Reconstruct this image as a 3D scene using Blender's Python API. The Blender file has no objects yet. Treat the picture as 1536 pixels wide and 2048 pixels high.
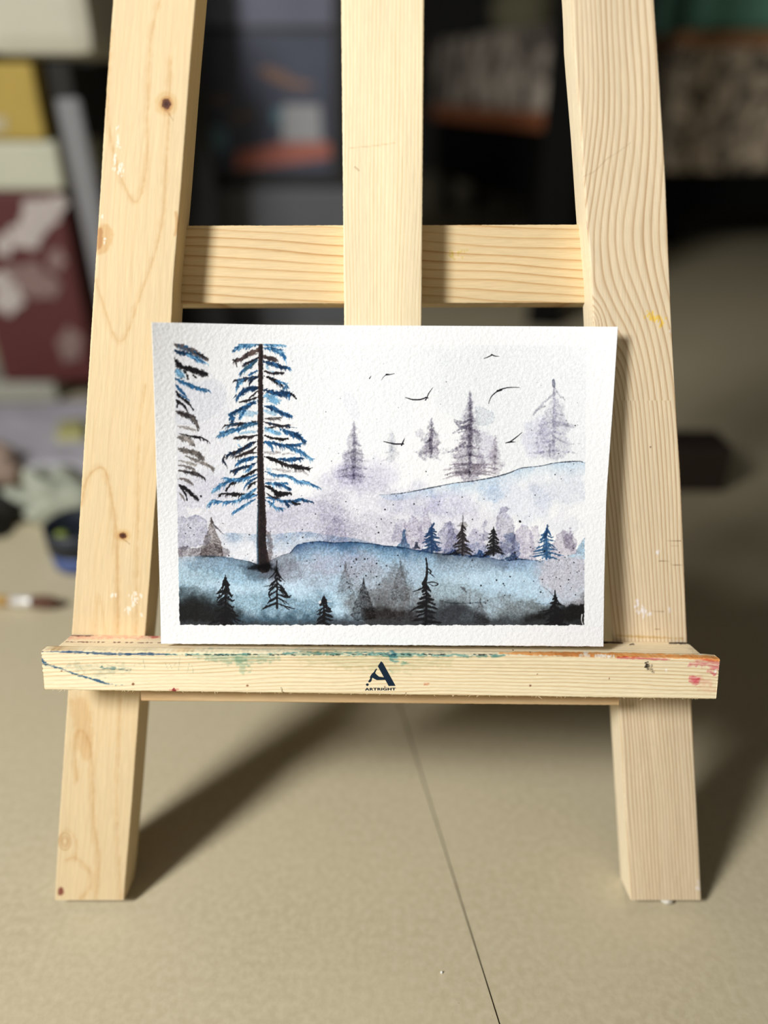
import bpy, bmesh, math, random
import numpy as np
from mathutils import Vector, Matrix

# ================================================================ camera, world, light, exposure
SC = bpy.context.scene
C = SC.collection
F = 1538.0                                   # focal length in pixels of the 1536 x 2048 frame
PITCH = math.radians(29.0)                   # the camera looks down on the easel
LEAN = math.radians(19.26)                   # the easel leans back
NV = np.array([0, -math.cos(LEAN), math.sin(LEAN)])   # easel front normal
UV = np.array([0, math.sin(LEAN), math.cos(LEAN)])    # up along the easel
FW = np.array([0, math.cos(PITCH), -math.sin(PITCH)]); UP = np.array([0, math.sin(PITCH), math.cos(PITCH)]); RT = np.array([1.0, 0, 0])
Z0 = .370                                    # distance to the easel plane along the axis
LEG_T = .018

def ray(px, py):
    px = np.asarray(px, float); py = np.asarray(py, float)
    return ((px-768)/F)[..., None]*RT+((1024-py)/F)[..., None]*UP+FW
_b = ray(768, 1800); _b = _b*((FW*Z0) @ NV)/(_b @ NV)
CAM_H = float(-_b[2]+LEG_T*math.sin(LEAN))
CAM = np.array([0, 0, CAM_H])
_o = CAM+_b                                  # foot of the front faces
ORG = np.array([0, _o[1], _o[2]])            # origin of the easel frame (w = 0, v = 0)
cam_d = bpy.data.cameras.new('camera'); cam = bpy.data.objects.new('camera', cam_d); C.objects.link(cam)
cam.location = CAM; cam.rotation_euler = (math.pi/2-PITCH, 0, 0)
cam_d.sensor_fit = 'VERTICAL'; cam_d.sensor_height = 36; cam_d.sensor_width = 27; cam_d.lens = F/2048*36; cam_d.clip_start = .01
cam_d.dof.use_dof = True; cam_d.dof.focus_distance = .360; cam_d.dof.aperture_fstop = 2.0
SC.camera = cam
SC.view_settings.view_transform = 'Standard'; SC.view_settings.look = 'None'; SC.view_settings.gamma = 1; SC.view_settings.use_curve_mapping = False
SC.view_settings.exposure = 0.0

w = bpy.data.worlds.new('room_air'); SC.world = w; w.use_nodes = True
w.node_tree.nodes['Background'].inputs[0].default_value = (1, .95, .85, 1); w.node_tree.nodes['Background'].inputs[1].default_value = .18

def area(name, loc, target, sx, sy, power, col):
    d = bpy.data.lights.new(name, 'AREA'); d.shape = 'RECTANGLE'; d.size = sx; d.size_y = sy; d.energy = power; d.color = col
    o = bpy.data.objects.new(name, d); C.objects.link(o); o.location = loc
    o.rotation_euler = (Vector(target)-Vector(loc)).to_track_quat('-Z', 'Y').to_euler(); return o
area('daylight_from_balcony_door', (-.92, -.40, 1.10), (0, .32, .2), .28, .46, 30, (1, .99, .975))

# ================================================================ helpers
def unproj(px, py, w=0.0):
    """point of the easel frame (u, v) seen at a pixel, at w in front of the leg faces"""
    r = ray(px, py); t = ((ORG+NV*0-CAM) @ NV+np.asarray(w))/(r @ NV)
    P = CAM+r*t[..., None]-ORG
    return P @ RT, P @ UV
def proj_uvw(u, v, w):
    P = ORG+np.asarray(u)[..., None]*RT+np.asarray(v)[..., None]*UV+np.asarray(w)[..., None]*NV-CAM
    z = P @ FW
    return 768+F*(P @ RT)/z, 1024-F*(P @ UP)/z
def at(px, py, Y):
    r = ray(px, py); return CAM+r*(Y/r[..., 1])[..., None]
def floor_at(px, py, z=0):
    r = ray(px, py); return CAM+r*((z-CAM_H)/r[..., 2])[..., None]

def empty(name, loc=(0, 0, 0), rot=(0, 0, 0)):
    o = bpy.data.objects.new(name, None); C.objects.link(o); o.location = loc; o.rotation_euler = rot; o.empty_display_size = .02; return o
def tag(o, label=None, cat=None, group=None, kind=None):
    for k, v in (('label', label), ('category', cat), ('group', group), ('kind', kind)):
        if v: o[k] = v
    return o
def link(name, me, mat, parent=None):
    o = bpy.data.objects.new(name, me); C.objects.link(o)
    if mat: me.materials.append(mat)
    if parent: o.parent = parent
    return o
def mesh_np(name, V, Q, cols=None, smooth_=False):
    V = np.ascontiguousarray(V, np.float32); Q = np.ascontiguousarray(Q, np.int32)
    me = bpy.data.meshes.new(name); me.vertices.add(len(V)); me.vertices.foreach_set('co', V.ravel())
    me.loops.add(Q.size); me.loops.foreach_set('vertex_index', Q.ravel()); me.polygons.add(len(Q))
    me.polygons.foreach_set('loop_start', np.arange(len(Q), dtype=np.int32)*4); me.polygons.foreach_set('loop_total', np.full(len(Q), 4, np.int32))
    if smooth_: me.polygons.foreach_set('use_smooth', np.ones(len(Q), bool))
    me.update(calc_edges=True)
    if cols is not None:
        a = me.color_attributes.new('pigment', 'FLOAT_COLOR', 'POINT'); c = np.ones((len(V), 4), np.float32); c[:, :3] = cols; a.data.foreach_set('color', c.ravel())
    return me
def grid_quads(nu, nv, base=0, wrap=False):
    i = np.arange(nv-1)[:, None]*nu; j = np.arange(nu if wrap else nu-1)[None, :]; jn = (j+1) % nu
    return (base+np.stack([i+j, i+jn, i+nu+jn, i+nu+j], -1)).reshape(-1, 4)

def mat_plain(name, col, rough=.6, noise=.0, scale=30, bump=0, metal=0, spec=.5):
    m = bpy.data.materials.new(name); m.use_nodes = True; n = m.node_tree.nodes; l = m.node_tree.links; b = n['Principled BSDF']
    b.inputs['Base Color'].default_value = (*col, 1); b.inputs['Roughness'].default_value = rough; b.inputs['Metallic'].default_value = metal; b.inputs['Specular IOR Level'].default_value = spec
    if noise or bump:
        tc = n.new('ShaderNodeTexCoord'); nz = n.new('ShaderNodeTexNoise'); nz.inputs['Scale'].default_value = scale; nz.inputs['Detail'].default_value = 5
        l.new(tc.outputs['Object'], nz.inputs['Vector'])
        if noise:
            mx = n.new('ShaderNodeMix'); mx.data_type = 'RGBA'; mx.inputs['A'].default_value = (*[c*(1-noise) for c in col], 1); mx.inputs['B'].default_value = (*[min(1, c*(1+noise)) for c in col], 1)
            l.new(nz.outputs['Fac'], mx.inputs['Factor']); l.new(mx.outputs['Result'], b.inputs['Base Color'])
        if bump:
            bp = n.new('ShaderNodeBump'); bp.inputs['Strength'].default_value = .5; bp.inputs['Distance'].default_value = bump
            l.new(nz.outputs['Fac'], bp.inputs['Height']); l.new(bp.outputs['Normal'], b.inputs['Normal'])
    return m
def mat_pigment(name, rough, scale, bump_dist, stretch=(1, 1, 1), spec=.3, detail=4, attr_bump=0):
    """colour from the painted attribute, relief from noise"""
    m = bpy.data.materials.new(name); m.use_nodes = True; n = m.node_tree.nodes; l = m.node_tree.links; b = n['Principled BSDF']
    a = n.new('ShaderNodeAttribute'); a.attribute_name = 'pigment'; l.new(a.outputs['Color'], b.inputs['Base Color'])
    b.inputs['Roughness'].default_value = rough; b.inputs['Specular IOR Level'].default_value = spec
    tc = n.new('ShaderNodeTexCoord'); mp = n.new('ShaderNodeMapping'); mp.inputs['Scale'].default_value = stretch; l.new(tc.outputs['Object'], mp.inputs['Vector'])
    nz = n.new('ShaderNodeTexNoise'); nz.inputs['Scale'].default_value = scale; nz.inputs['Detail'].default_value = detail; nz.inputs['Roughness'].default_value = .55; l.new(mp.outputs['Vector'], nz.inputs['Vector'])
    bp = n.new('ShaderNodeBump'); bp.inputs['Strength'].default_value = 1; bp.inputs['Distance'].default_value = bump_dist; l.new(nz.outputs['Fac'], bp.inputs['Height']); l.new(bp.outputs['Normal'], b.inputs['Normal'])
    if attr_bump:
        b2 = n.new('ShaderNodeBump'); b2.inputs['Strength'].default_value = 1; b2.inputs['Distance'].default_value = attr_bump
        l.new(a.outputs['Fac'], b2.inputs['Height']); l.new(bp.outputs['Normal'], b2.inputs['Normal']); l.new(b2.outputs['Normal'], b.inputs['Normal'])
    return m
# ---------------------------------------------------------------- painting tools (numpy)
def smooth(t):
    t = np.clip(t, 0, 1); return t*t*(3-2*t)

def lattice(x, y, seed):
    """smooth value noise in -1..1 at float coordinates"""
    rs = np.random.RandomState(seed); tab = rs.rand(256, 256).astype(np.float32)*2-1
    xi = np.floor(x).astype(np.int64); yi = np.floor(y).astype(np.int64)
    fx = smooth(x-xi); fy = smooth(y-yi)
    a = tab[yi & 255, xi & 255]; b = tab[yi & 255, (xi+1) & 255]
    c = tab[(yi+1) & 255, xi & 255]; d = tab[(yi+1) & 255, (xi+1) & 255]
    return (a*(1-fx)+b*fx)*(1-fy)+(c*(1-fx)+d*fx)*fy

def fbm(x, y, seed, octv=4, gain=0.55):
    s = 0; a = 1.0; t = 0
    for k in range(octv):
        s = s+a*lattice(x*2**k, y*2**k, seed+k*7); t += a; a *= gain
    return s/t*1.6

def catmull(pts, n=6):
    P = np.array(pts, float)
    if len(P) < 3: return P
    Q = np.vstack([2*P[0]-P[1], P, 2*P[-1]-P[-2]]); out = []
    for i in range(1, len(Q)-2):
        for k in range(n):
            t = k/n
            out.append(0.5*((2*Q[i])+(-Q[i-1]+Q[i+1])*t+(2*Q[i-1]-5*Q[i]+4*Q[i+1]-Q[i+2])*t*t+(-Q[i-1]+3*Q[i]-3*Q[i+1]+Q[i+2])*t**3))
    out.append(P[-1]); return np.array(out)

class Canvas:
    """raster in photograph-sized units: origin x0, y0, k samples per unit, sRGB values 0..1"""
    def __init__(s, x0, y0, x1, y1, k, base):
        s.x0, s.y0, s.k = x0, y0, k
        s.w = int((x1-x0)*k); s.h = int((y1-y0)*k)
        s.a = np.ones((s.h, s.w, 3), np.float32)*np.array(base, np.float32)
        s.seed = 1; s.clip = None; s.gs = (2.2, 2.2)
    def box(s, xa, ya, xb, yb):
        i0 = max(0, int((xa-s.x0)*s.k)); i1 = min(s.w, int((xb-s.x0)*s.k)+2)
        j0 = max(0, int((ya-s.y0)*s.k)); j1 = min(s.h, int((yb-s.y0)*s.k)+2)
        if i1 <= i0 or j1 <= j0: return None
        X, Y = np.meshgrid((np.arange(i0, i1)+.5)/s.k+s.x0, (np.arange(j0, j1)+.5)/s.k+s.y0)
        return slice(j0, j1), slice(i0, i1), X, Y
    def put(s, sj, si, m, col, mode):
        if s.clip is not None: m = m*s.clip[sj, si]
        c = np.array(col, np.float32)
        if c.max() > 1.01: c = c/255
        A = s.a[sj, si]; m = m[..., None]
        s.a[sj, si] = A*(1-m*(1-c)) if mode == 'mul' else A*(1-m)+c*m
    def stroke(s, pts, w, col, al=1, mode='mix', soft=.9, rough=0, cell=4, sm=True, gran=0):
        P = catmull(pts) if sm else np.array(pts, float)
        n = len(P); W = np.interp(np.linspace(0, 1, n), np.linspace(0, 1, len(w)), w) if hasattr(w, '__len__') else np.full(n, w, float)
        m_ = W.max()+soft+rough+1
        b = s.box(P[:, 0].min()-m_, P[:, 1].min()-m_, P[:, 0].max()+m_, P[:, 1].max()+m_)
        if b is None: return
        sj, si, X, Y = b; best = np.full(X.shape, -1e9)
        for i in range(n-1):
            ax, ay = P[i]; dx, dy = P[i+1]-P[i]; L = dx*dx+dy*dy+1e-9
            t = np.clip(((X-ax)*dx+(Y-ay)*dy)/L, 0, 1)
            d = np.hypot(X-ax-t*dx, Y-ay-t*dy)
            best = np.maximum(best, (W[i]+(W[i+1]-W[i])*t)/2-d)
        s.seed += 1
        if rough: best = best+rough*fbm(X/cell, Y/cell, s.seed % 97, 2)
        m = smooth(best/soft+.5)*al
        if gran: m = m*np.clip(1+gran*fbm(X/s.gs[0], Y/s.gs[1], 5, 2), 0, 1.3)
        s.put(sj, si, np.clip(m, 0, 1), col, mode)
    def poly(s, pts, col, al=1, mode='mul', soft=2, rough=0, cell=10, edge=0, sm=True, gran=0, fade=None):
        P = catmull(list(pts)+[pts[0]], 4) if sm else np.array(list(pts)+[pts[0]], float)
        m_ = soft+rough*1.5+2
        b = s.box(P[:, 0].min()-m_, P[:, 1].min()-m_, P[:, 0].max()+m_, P[:, 1].max()+m_)
        if b is None: return
        sj, si, X, Y = b; ins = np.zeros(X.shape, bool); D = np.full(X.shape, 1e9)
        for i in range(len(P)-1):
            ax, ay = P[i]; bx, by = P[i+1]; dx, dy = bx-ax, by-ay; L = dx*dx+dy*dy+1e-9
            t = np.clip(((X-ax)*dx+(Y-ay)*dy)/L, 0, 1)
            D = np.minimum(D, np.hypot(X-ax-t*dx, Y-ay-t*dy))
            if dy != 0: ins ^= ((ay > Y) != (by > Y)) & (X < ax+dx*(Y-ay)/dy)
        sd = np.where(ins, D, -D); s.seed += 1
        if rough: sd = sd+rough*fbm(X/cell, Y/cell, s.seed % 97, 4)
        m = smooth(sd/soft+.5)*al
        if edge: m = m*(1+edge*np.exp(-((sd-1.0)/1.2)**2)) if soft < 3 else m
        if gran: m = m*np.clip(1+gran*(fbm(X/2.6, Y/2.6, 5, 2)*.7+.7*fbm(X/14, Y/14, s.seed % 89+3, 3)), 0, 1.8)
        if fade: m = m*fade(X, Y)
        s.put(sj, si, np.clip(m, 0, 1), col, mode)
    def dot(s, x, y, r, col=(20, 20, 24), al=.95):
        s.stroke([(x, y), (x+.3, y+.2)], 2*r, col, al, soft=.9, sm=False, rough=.25*r, cell=1.5)
    def sample(s, px, py):
        x = np.clip((px-s.x0)*s.k-.5, 0, s.w-1.001); y = np.clip((py-s.y0)*s.k-.5, 0, s.h-1.001)
        i = x.astype(int); j = y.astype(int); fx = (x-i)[..., None]; fy = (y-j)[..., None]
        return (s.a[j, i]*(1-fx)+s.a[j, i+1]*fx)*(1-fy)+(s.a[j+1, i]*(1-fx)+s.a[j+1, i+1]*fx)*fy

def lin(c):
    c = np.clip(np.asarray(c, np.float64), 0, 1)
    return np.where(c <= .04045, c/12.92, ((c+.055)/1.055)**2.4)

# ---------------------------------------------------------------- the watercolour itself
BLACK = (26, 25, 27); INK = (40, 36, 40); NAVY = (24, 48, 78); BLUE = (44, 92, 136); LBLUE = (120, 170, 205)
BROWN = (60, 50, 48); GREY = (120, 114, 112); LGREY = (170, 165, 163)

def branch(c, pts, col, w=4.0, hang=7, dens=.5, dirn=None, seed=0, al=.95, col2=None, up=0.12):
    """a bough: tapered spine, clumps of pigment and ragged needles hanging below it"""
    rs = np.random.RandomState((seed*31+int(pts[0][0]*7+pts[0][1]*13)) % 99999)
    P = catmull(pts, 8); n = len(P); T = np.gradient(P, axis=0); T /= np.linalg.norm(T, axis=1)[:, None]+1e-9
    L = np.abs(np.diff(P, axis=0)).sum(); tint = lambda cc: tuple(np.clip(np.array(cc)*rs.uniform(.8, 1.25), 0, 255))
    c.stroke(pts, [w*.4, w*.9, w*.6, w*1.1, w*.5, w*.2], col, al, rough=w*.28, cell=3)
    for i in range(max(1, int(L/9))):               # clumps
        t = rs.uniform(.2, .9); p = P[min(n-1, int(t*(n-1)))]; cc = col2 if (col2 is not None and rs.rand() < .45) else col
        e = rs.uniform(3, 8)*min(1, hang/7); d = T[min(n-1, int(t*(n-1)))]
        c.stroke([tuple(p), (p[0]+d[0]*e*.6, p[1]+d[1]*e*.6+hang*.22), (p[0]+d[0]*e*1.3, p[1]+d[1]*e*1.3+hang*.3)], [w*.6, w*.95, w*.3], tint(cc), al*rs.uniform(.55, .95), rough=w*.35, cell=3, gran=.25)
    for i in range(max(3, int(L*dens*.62))):        # needles sweep outward and down, longest in the middle
        t = rs.uniform(.1, 1.0); k = min(n-2, int(t*(n-1))); p = P[k]; d = T[k]
        ln = 1.25*hang*rs.uniform(.35, 1.25)*(1-.45*abs(t-.55)); a = rs.uniform(.35, 1.15); sg = -.45 if rs.rand() < up else 1
        q = (p[0]+d[0]*ln*math.cos(a), p[1]+d[1]*ln*math.cos(a)*.6+sg*ln*math.sin(a))
        mid = (p[0]*.5+q[0]*.5+d[0]*ln*.12, p[1]*.5+q[1]*.5-sg*ln*.05)
        cc = col2 if (col2 is not None and rs.rand() < .4) else col
        c.stroke([tuple(p), mid, q], [w*.5*rs.uniform(.6, 1.3), w*.5*rs.uniform(.5, 1.1), .4], tint(cc), al*rs.uniform(.6, 1), rough=.35, cell=2)

def crop_pts(pts, ox, oy, k):
    return [(ox+x/k, oy+y/k) for x, y in pts]

def small_tree(c, x, y0, y1, hw, col, seed, tiers=9, al=.95, w=2.2, open_=.35, lean=0, body=0, flat=0):
    """a fir in loose brush strokes: tip at y0, foot at y1"""
    rs = np.random.RandomState(seed); H = y1-y0
    c.stroke([(x, y0), (x+lean*.5, y0+H*.5), (x+lean, y1)], [1.2, w*1.1, w*1.6], col, al, rough=.4, cell=3)
    if body:
        R = [(x+hw*rs.uniform(.3, .72)*t, y0+H*(.12+.86*t)) for t in np.linspace(.1, 1, 8)]; Lf = [(x-hw*rs.uniform(.3, .72)*t, y0+H*(.12+.86*t)) for t in np.linspace(.1, 1, 8)]
        c.poly([(x, y0+H*.08)]+R+Lf[::-1], col, body, 'mix', soft=1.2, rough=2.6, cell=3.5, sm=False, gran=.5)
    for sd in (-1, 1):
        y = y0+H*.14
        while y < y1-H*.03:
            t = (y-y0)/H; rr = 1.38*hw*(t**.72)*rs.uniform(.55, 1.15); dr = H*.055*rs.uniform(.4, 1.5)*(1-flat); cx = x+lean*t; b = w*rs.uniform(.8, 1.7)
            tip = rs.choice([-.35, .5, 1.0])*dr
            c.stroke([(cx, y-dr), (cx+sd*rr*.35, y-dr*.1+rs.uniform(-.6, .6)), (cx+sd*rr*.75, y+dr*.8), (cx+sd*rr, y+dr*.8+tip)], [b, b*1.15, b*.9, .6], col, al, rough=.65, cell=2.5)
            if rs.rand() < .7:
                k = rs.uniform(.3, .7); c.stroke([(cx+sd*rr*k, y), (cx+sd*rr*(k+.2), y+dr*1.2), (cx+sd*rr*(k+.35), y+dr*1.7)], [w*.9, w*.8, .5], col, al*.9, rough=.4, cell=2)
            y += H/tiers*rs.uniform(.55, 1.1)

def mist_tree(c, x, y0, y1, hw, col, al, seed, arms=5, tip=1):
    rs = np.random.RandomState(seed); H = y1-y0
    pts = [(x-1, y0+H*.1), (x+2, y0+H*.12)]
    R = []; Lf = []
    for i in range(1, 6):
        t = i/5; R.append((x+hw*(.25+.6*t)*rs.uniform(.65, 1.1), y0+H*(.15+.7*t))); Lf.append((x-hw*(.25+.6*t)*rs.uniform(.65, 1.1), y0+H*(.15+.7*t)))
    shape = [(x, y0+H*.05)]+R+[(x+hw*.3, y1), (x-hw*.3, y1)]+Lf[::-1]
    c.poly(shape, col, al*.5, soft=8, rough=7, cell=8, gran=.6)
    c.stroke([(x, y0), (x+1, y0+H*.3), (x-1, y0+H*.6), (x, y0+H*.95)], [2*tip, 6, 9, 3], col, al*.75, 'mul', soft=4, rough=2.2, cell=4, gran=.4)
    for i in range(arms):
        t = (i+1)/(arms+.3); y = y0+H*(.25+.7*t)
        for sd in (-1, 1):
            if rs.rand() < .25: continue
            rr = hw*(.3+.85*t)*rs.uniform(.7, 1.1)
            c.stroke([(x, y-4), (x+sd*rr*.5, y-1+rs.uniform(-2, 2)), (x+sd*rr, y+rs.uniform(-1, 5))], [4.4, 3.4, .7], col, al*.6, 'mul', soft=2.2, rough=1.6, cell=3, gran=.3)

def paint_picture():
    c = Canvas(296, 636, 1244, 1300, 1.5, (.973, .978, .985))
    b = c.box(296, 636, 1244, 1300); X, Y = b[2], b[3]
    xl = np.interp(Y, [686, 1251], [348, 359.5])+.8*lattice(Y/5, Y*0, 3); xr = np.interp(Y, [690, 1251], [1173, 1168])+.8*lattice(Y/4, Y*0, 4)
    yt = np.interp(X, [348, 1173], [687, 691]); yb = 1250+1.3*fbm(X/7, X*0, 9, 3)
    c.clip = (smooth(X-xl+.5)*smooth(xr-X+.5)*smooth(Y-yt+.5)*smooth(yb-Y+.5))[:c.h, :c.w].astype(np.float32)
    # pale washes of the sky
    c.poly([(340, 770), (400, 755), (440, 770), (462, 800), (470, 880), (480, 960), (430, 1000), (340, 1010)], (240, 241, 248), .6, soft=18, rough=10, cell=40, gran=.2)
    c.poly([(345, 700), (395, 700), (420, 750), (442, 760), (455, 790), (430, 830), (345, 840)], (241, 242, 248), .5, soft=2, rough=5, cell=20, edge=.9)
    c.poly([(860, 690), (1172, 690), (1172, 930), (1000, 940), (900, 800)], (240, 244, 246), .6, soft=70, rough=30, cell=90)
    c.poly([(560, 690), (860, 690), (800, 900), (600, 900)], (248, 250, 252), .6, soft=60, rough=30, cell=90)
    c.poly([(345, 960), (420, 950), (500, 975), (600, 985), (640, 960), (690, 935), (760, 960), (800, 990), (900, 1010), (960, 1030), (1010, 1060), (1000, 1130), (345, 1130)],
           (216, 215, 227), .5, soft=34, rough=16, cell=40, gran=.28)
    c.poly([(640, 1000), (660, 985), (690, 990), (700, 1040), (720, 1050), (700, 1090), (640, 1085)], (200, 197, 210), .36, soft=16, rough=8, cell=14, gran=.4)
    c.poly([(700, 1030), (780, 1030), (800, 1080), (760, 1095), (690, 1085)], (208, 204, 216), .4, soft=14, rough=8, cell=14, gran=.3)
    c.poly([(345, 1040), (370, 1034), (395, 1030), (412, 1042), (420, 1080), (400, 1092), (345, 1100)], (178, 178, 198), .45, soft=2.5, rough=5, cell=14, gran=.4, edge=.5)
    c.poly([(372, 1013), (385, 1018), (398, 1016), (402, 1026), (380, 1030)], (250, 250, 253), .6, 'mix', soft=3, rough=3, cell=6)
    c.poly([(520, 1030), (600, 1000), (680, 1010), (700, 1060), (620, 1070), (540, 1062)], (205, 202, 218), .5, soft=18, rough=10, cell=20, gran=.3)
    for (x, y, r, cc, a) in [(905, 1010, 50, (224, 224, 240), .7), (1040, 1000, 70, (232, 236, 246), .7), (1120, 980, 60, (226, 230, 240), .7), (985, 985, 30, (205, 222, 240), .6),
                             (830, 1000, 60, (222, 222, 236), .6), (1130, 1050, 40, (236, 238, 246), .6), (740, 950, 60, (224, 222, 236), .6), (690, 950, 40, (220, 216, 232), .6)]:
        c.poly([(x+r*math.cos(q), y+r*.55*math.sin(q)) for q in np.linspace(0, 6.28, 9)[:-1]], cc, a, soft=r*.5, rough=r*.25, cell=r*.5, gran=.3)
    # far ridge with its blue wash
    ridge = [(758, 990), (800, 987), (850, 978), (905, 967), (945, 962), (985, 955), (1015, 947), (1040, 937), (1062, 934), (1082, 932), (1110, 926), (1145, 923), (1160, 923), (1170, 926)]
    c.poly(ridge+[(1172, 950), (1100, 960), (1030, 975), (960, 990), (880, 996), (780, 1000)], (190, 214, 236), .75, soft=3, rough=1, cell=14, gran=.3,
           fade=lambda X, Y: np.clip(1-(Y-np.interp(X, [p[0] for p in ridge], [p[1] for p in ridge]))/32, 0, 1)*(0.5+.5*smooth((fbm(X/40, Y/60, 11, 2)+.5))))
    c.stroke(ridge, [.6, 1.3, 2, 1.3, 1.6, 2.0, 2.4, 1.6, 1.4, 1.8, 1.5, 2.4, 1.6, .8], (52, 60, 72), .9, soft=1.2, rough=.45, cell=3)
    # misty grey-violet firs
    V = (128, 122, 142)
    mist_tree(c, 708, 845, 965, 36, V, .72, 3, arms=5)
    c.poly([(690, 700+85), (705, 793), (716, 805), (716, 840), (700, 830), (688, 810)], (240, 240, 247), .4, soft=2, rough=3, cell=12, edge=.7)
    mist_tree(c, 784, 860, 925, 18, (178, 180, 190), .5, 9, arms=3)
    mist_tree(c, 862, 838, 918, 29, (104, 98, 118), .85, 11, arms=2)
    c.poly([(832, 862), (842, 858), (850, 868), (842, 876), (830, 872)], (210, 210, 218), .6, soft=2, rough=2.5, cell=6)
    mist_tree(c, 940, 782, 962, 44, (128, 120, 138), .8, 21, arms=7)
    c.stroke([(940, 786), (941, 830), (938, 860), (940, 905), (938, 950)], [3, 9, 14, 10, 6], (104, 98, 120), .36, 'mul', soft=5, rough=3, cell=5, gran=.4)
    for p in [[(908, 838), (922, 845), (934, 842)], [(906, 866), (920, 858), (936, 850)], [(896, 904), (910, 900), (930, 885)], [(910, 842), (916, 850), (932, 856)]]:
        c.stroke(p, [2, 7, 5], (112, 106, 124), .6, 'mul', soft=2, rough=1.6, cell=4, gran=.4)
    for (x0, y0, x1, y1) in [(880, 960, 938, 946), (886, 940, 936, 938), (898, 930, 936, 930), (1000, 955, 942, 946), (996, 938, 944, 936), (985, 930, 944, 932), (890, 950, 936, 942), (992, 948, 946, 940)]:
        c.stroke([(x1, y1), ((x0+x1)/2, (y0+y1)/2-2), (x0, y0)], [6, 4.5, .8], (150, 138, 148), .55, 'mul', soft=1.6, rough=1.2, cell=3, gran=.3)
    c.poly([(952, 815), (970, 817), (985, 826), (987, 840), (975, 852), (955, 850)], (222, 225, 230), .6, soft=1.6, rough=4, cell=12, edge=.8)
    mist_tree(c, 990, 870, 950, 20, (158, 148, 162), .6, 24, arms=4)
    c.poly([(960, 860), (985, 880), (980, 930), (955, 925)], (212, 206, 222), .5, soft=12, rough=6, cell=8, gran=.4)
    mist_tree(c, 1108, 775, 918, 48, (176, 172, 190), .72, 32, arms=5)
    c.poly([(1104, 760), (1108, 758), (1111, 768), (1109, 776), (1105, 772)], (130, 132, 148), .7, soft=1.2, edge=.6)
    for p in [[(1108, 778), (1104, 790), (1085, 808), (1068, 826)], [(1109, 776), (1118, 790), (1130, 800)], [(1090, 812), (1076, 818), (1066, 830)], [(1108, 778), (1108, 800)]]:
        c.stroke(p, [2, 3, 4, 1], (160, 158, 172), .5, 'mul', soft=1.6, rough=1.4, cell=3, gran=.3)
    c.poly([(1050, 850), (1085, 830), (1100, 870), (1100, 900), (1060, 915), (1045, 880)], (224, 223, 238), .6, soft=12, rough=6, cell=12, gran=.3)
    c.stroke([(1108, 850), (1135, 850), (1150, 855)], [6, 9, 2], (172, 172, 184), .5, 'mul', soft=3, rough=2, cell=5)
    c.stroke([(1106, 872), (1122, 882), (1140, 888), (1160, 887)], [2, 3, 1.5, .8], (180, 180, 188), .6, 'mul', soft=1.5, rough=.8)
    c.stroke([(1100, 890), (1099, 905), (1100, 915)], [6, 4, 1], (150, 148, 160), .5, 'mul', soft=2, rough=1)
    # middle-distance clumps behind the row of firs
    for (x, y, hw, hh, cc, a) in [(672, 1070, 24, 36, (190, 184, 204), .5), (800, 1060, 14, 22, (178, 172, 194), .6), (825, 1066, 22, 34, (176, 168, 190), .65), (850, 1050, 12, 34, (186, 178, 198), .6), (893, 1078, 20, 34, (150, 150, 176), .7),
                                  (905, 1075, 12, 30, (152, 152, 180), .6), (950, 1084, 22, 26, (186, 184, 208), .7), (969, 1060, 6, 18, (150, 150, 170), .65), (1008, 1060, 20, 44, (160, 156, 178), .75), (1020, 1090, 18, 26, (90, 118, 160), .6),
                                  (1045, 1086, 24, 34, (176, 168, 192), .75), (1070, 1080, 10, 26, (184, 178, 196), .6), (1128, 1092, 24, 30, (170, 160, 178), .75), (1140, 1078, 11, 20, (160, 152, 170), .7), (940, 1102, 60, 16, (124, 144, 180), .6)]:
        c.poly([(x-hw*1.1, y+hh), (x-hw*.8, y-hh*.3), (x-hw*.2, y-hh), (x+hw*.4, y-hh*.9), (x+hw*.9, y-hh*.2), (x+hw, y+hh)], tuple(np.array(cc)*.65+np.array((222, 220, 228))*.35), a*.92, soft=2.6, rough=5.4, cell=9, gran=.4, edge=.2)
    c.poly([(1150, 1128), (1154, 1100), (1166, 1080), (1172, 1076), (1172, 1130)], (150, 182, 206), .7, soft=1.6, rough=1.5, cell=6, gran=.3)
    # hills
    h1 = [(345, 1090), (400, 1083), (440, 1068), (480, 1066), (515, 1069), (560, 1067), (600, 1064), (640, 1067), (700, 1076), (760, 1090)]
    c.poly(h1+[(760, 1110), (620, 1110), (520, 1120), (345, 1130)], (168, 194, 216), .7, soft=2.2, rough=1.4, cell=20, gran=.35,
           fade=lambda X, Y: np.clip(1.1-(Y-np.interp(X, [p[0] for p in h1], [p[1] for p in h1]))/48, .12, 1)*(.45+.55*smooth(fbm(X/26, Y/26, 21, 2)+.6))*smooth((X-430)/40))
    c.poly([(420, 1090), (500, 1085), (512, 1122), (460, 1120), (400, 1108)], (246, 247, 252), .6, 'mix', soft=12, rough=5, cell=12)
    c.poly([(345, 1098), (370, 1094), (395, 1096), (405, 1090), (425, 1088), (455, 1100), (450, 1112), (400, 1118), (345, 1120)], (138, 130, 134), .65, soft=3, rough=3, cell=9, gran=.5, edge=.5)
    # near hill: the snowfield
    edge_ = [(345, 1114), (380, 1113), (420, 1112), (445, 1114), (470, 1118), (500, 1124), (516, 1130), (535, 1124), (560, 1112), (580, 1106), (592, 1092), (610, 1086), (640, 1083), (670, 1086), (700, 1084), (740, 1087), (770, 1092), (800, 1094), (830, 1100), (870, 1106), (910, 1110), (960, 1112), (1010, 1122), (1040, 1118), (1080, 1122), (1120, 1115), (1172, 1120)]
    ex = [p[0] for p in edge_]; ey = [p[1] for p in edge_]
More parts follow.
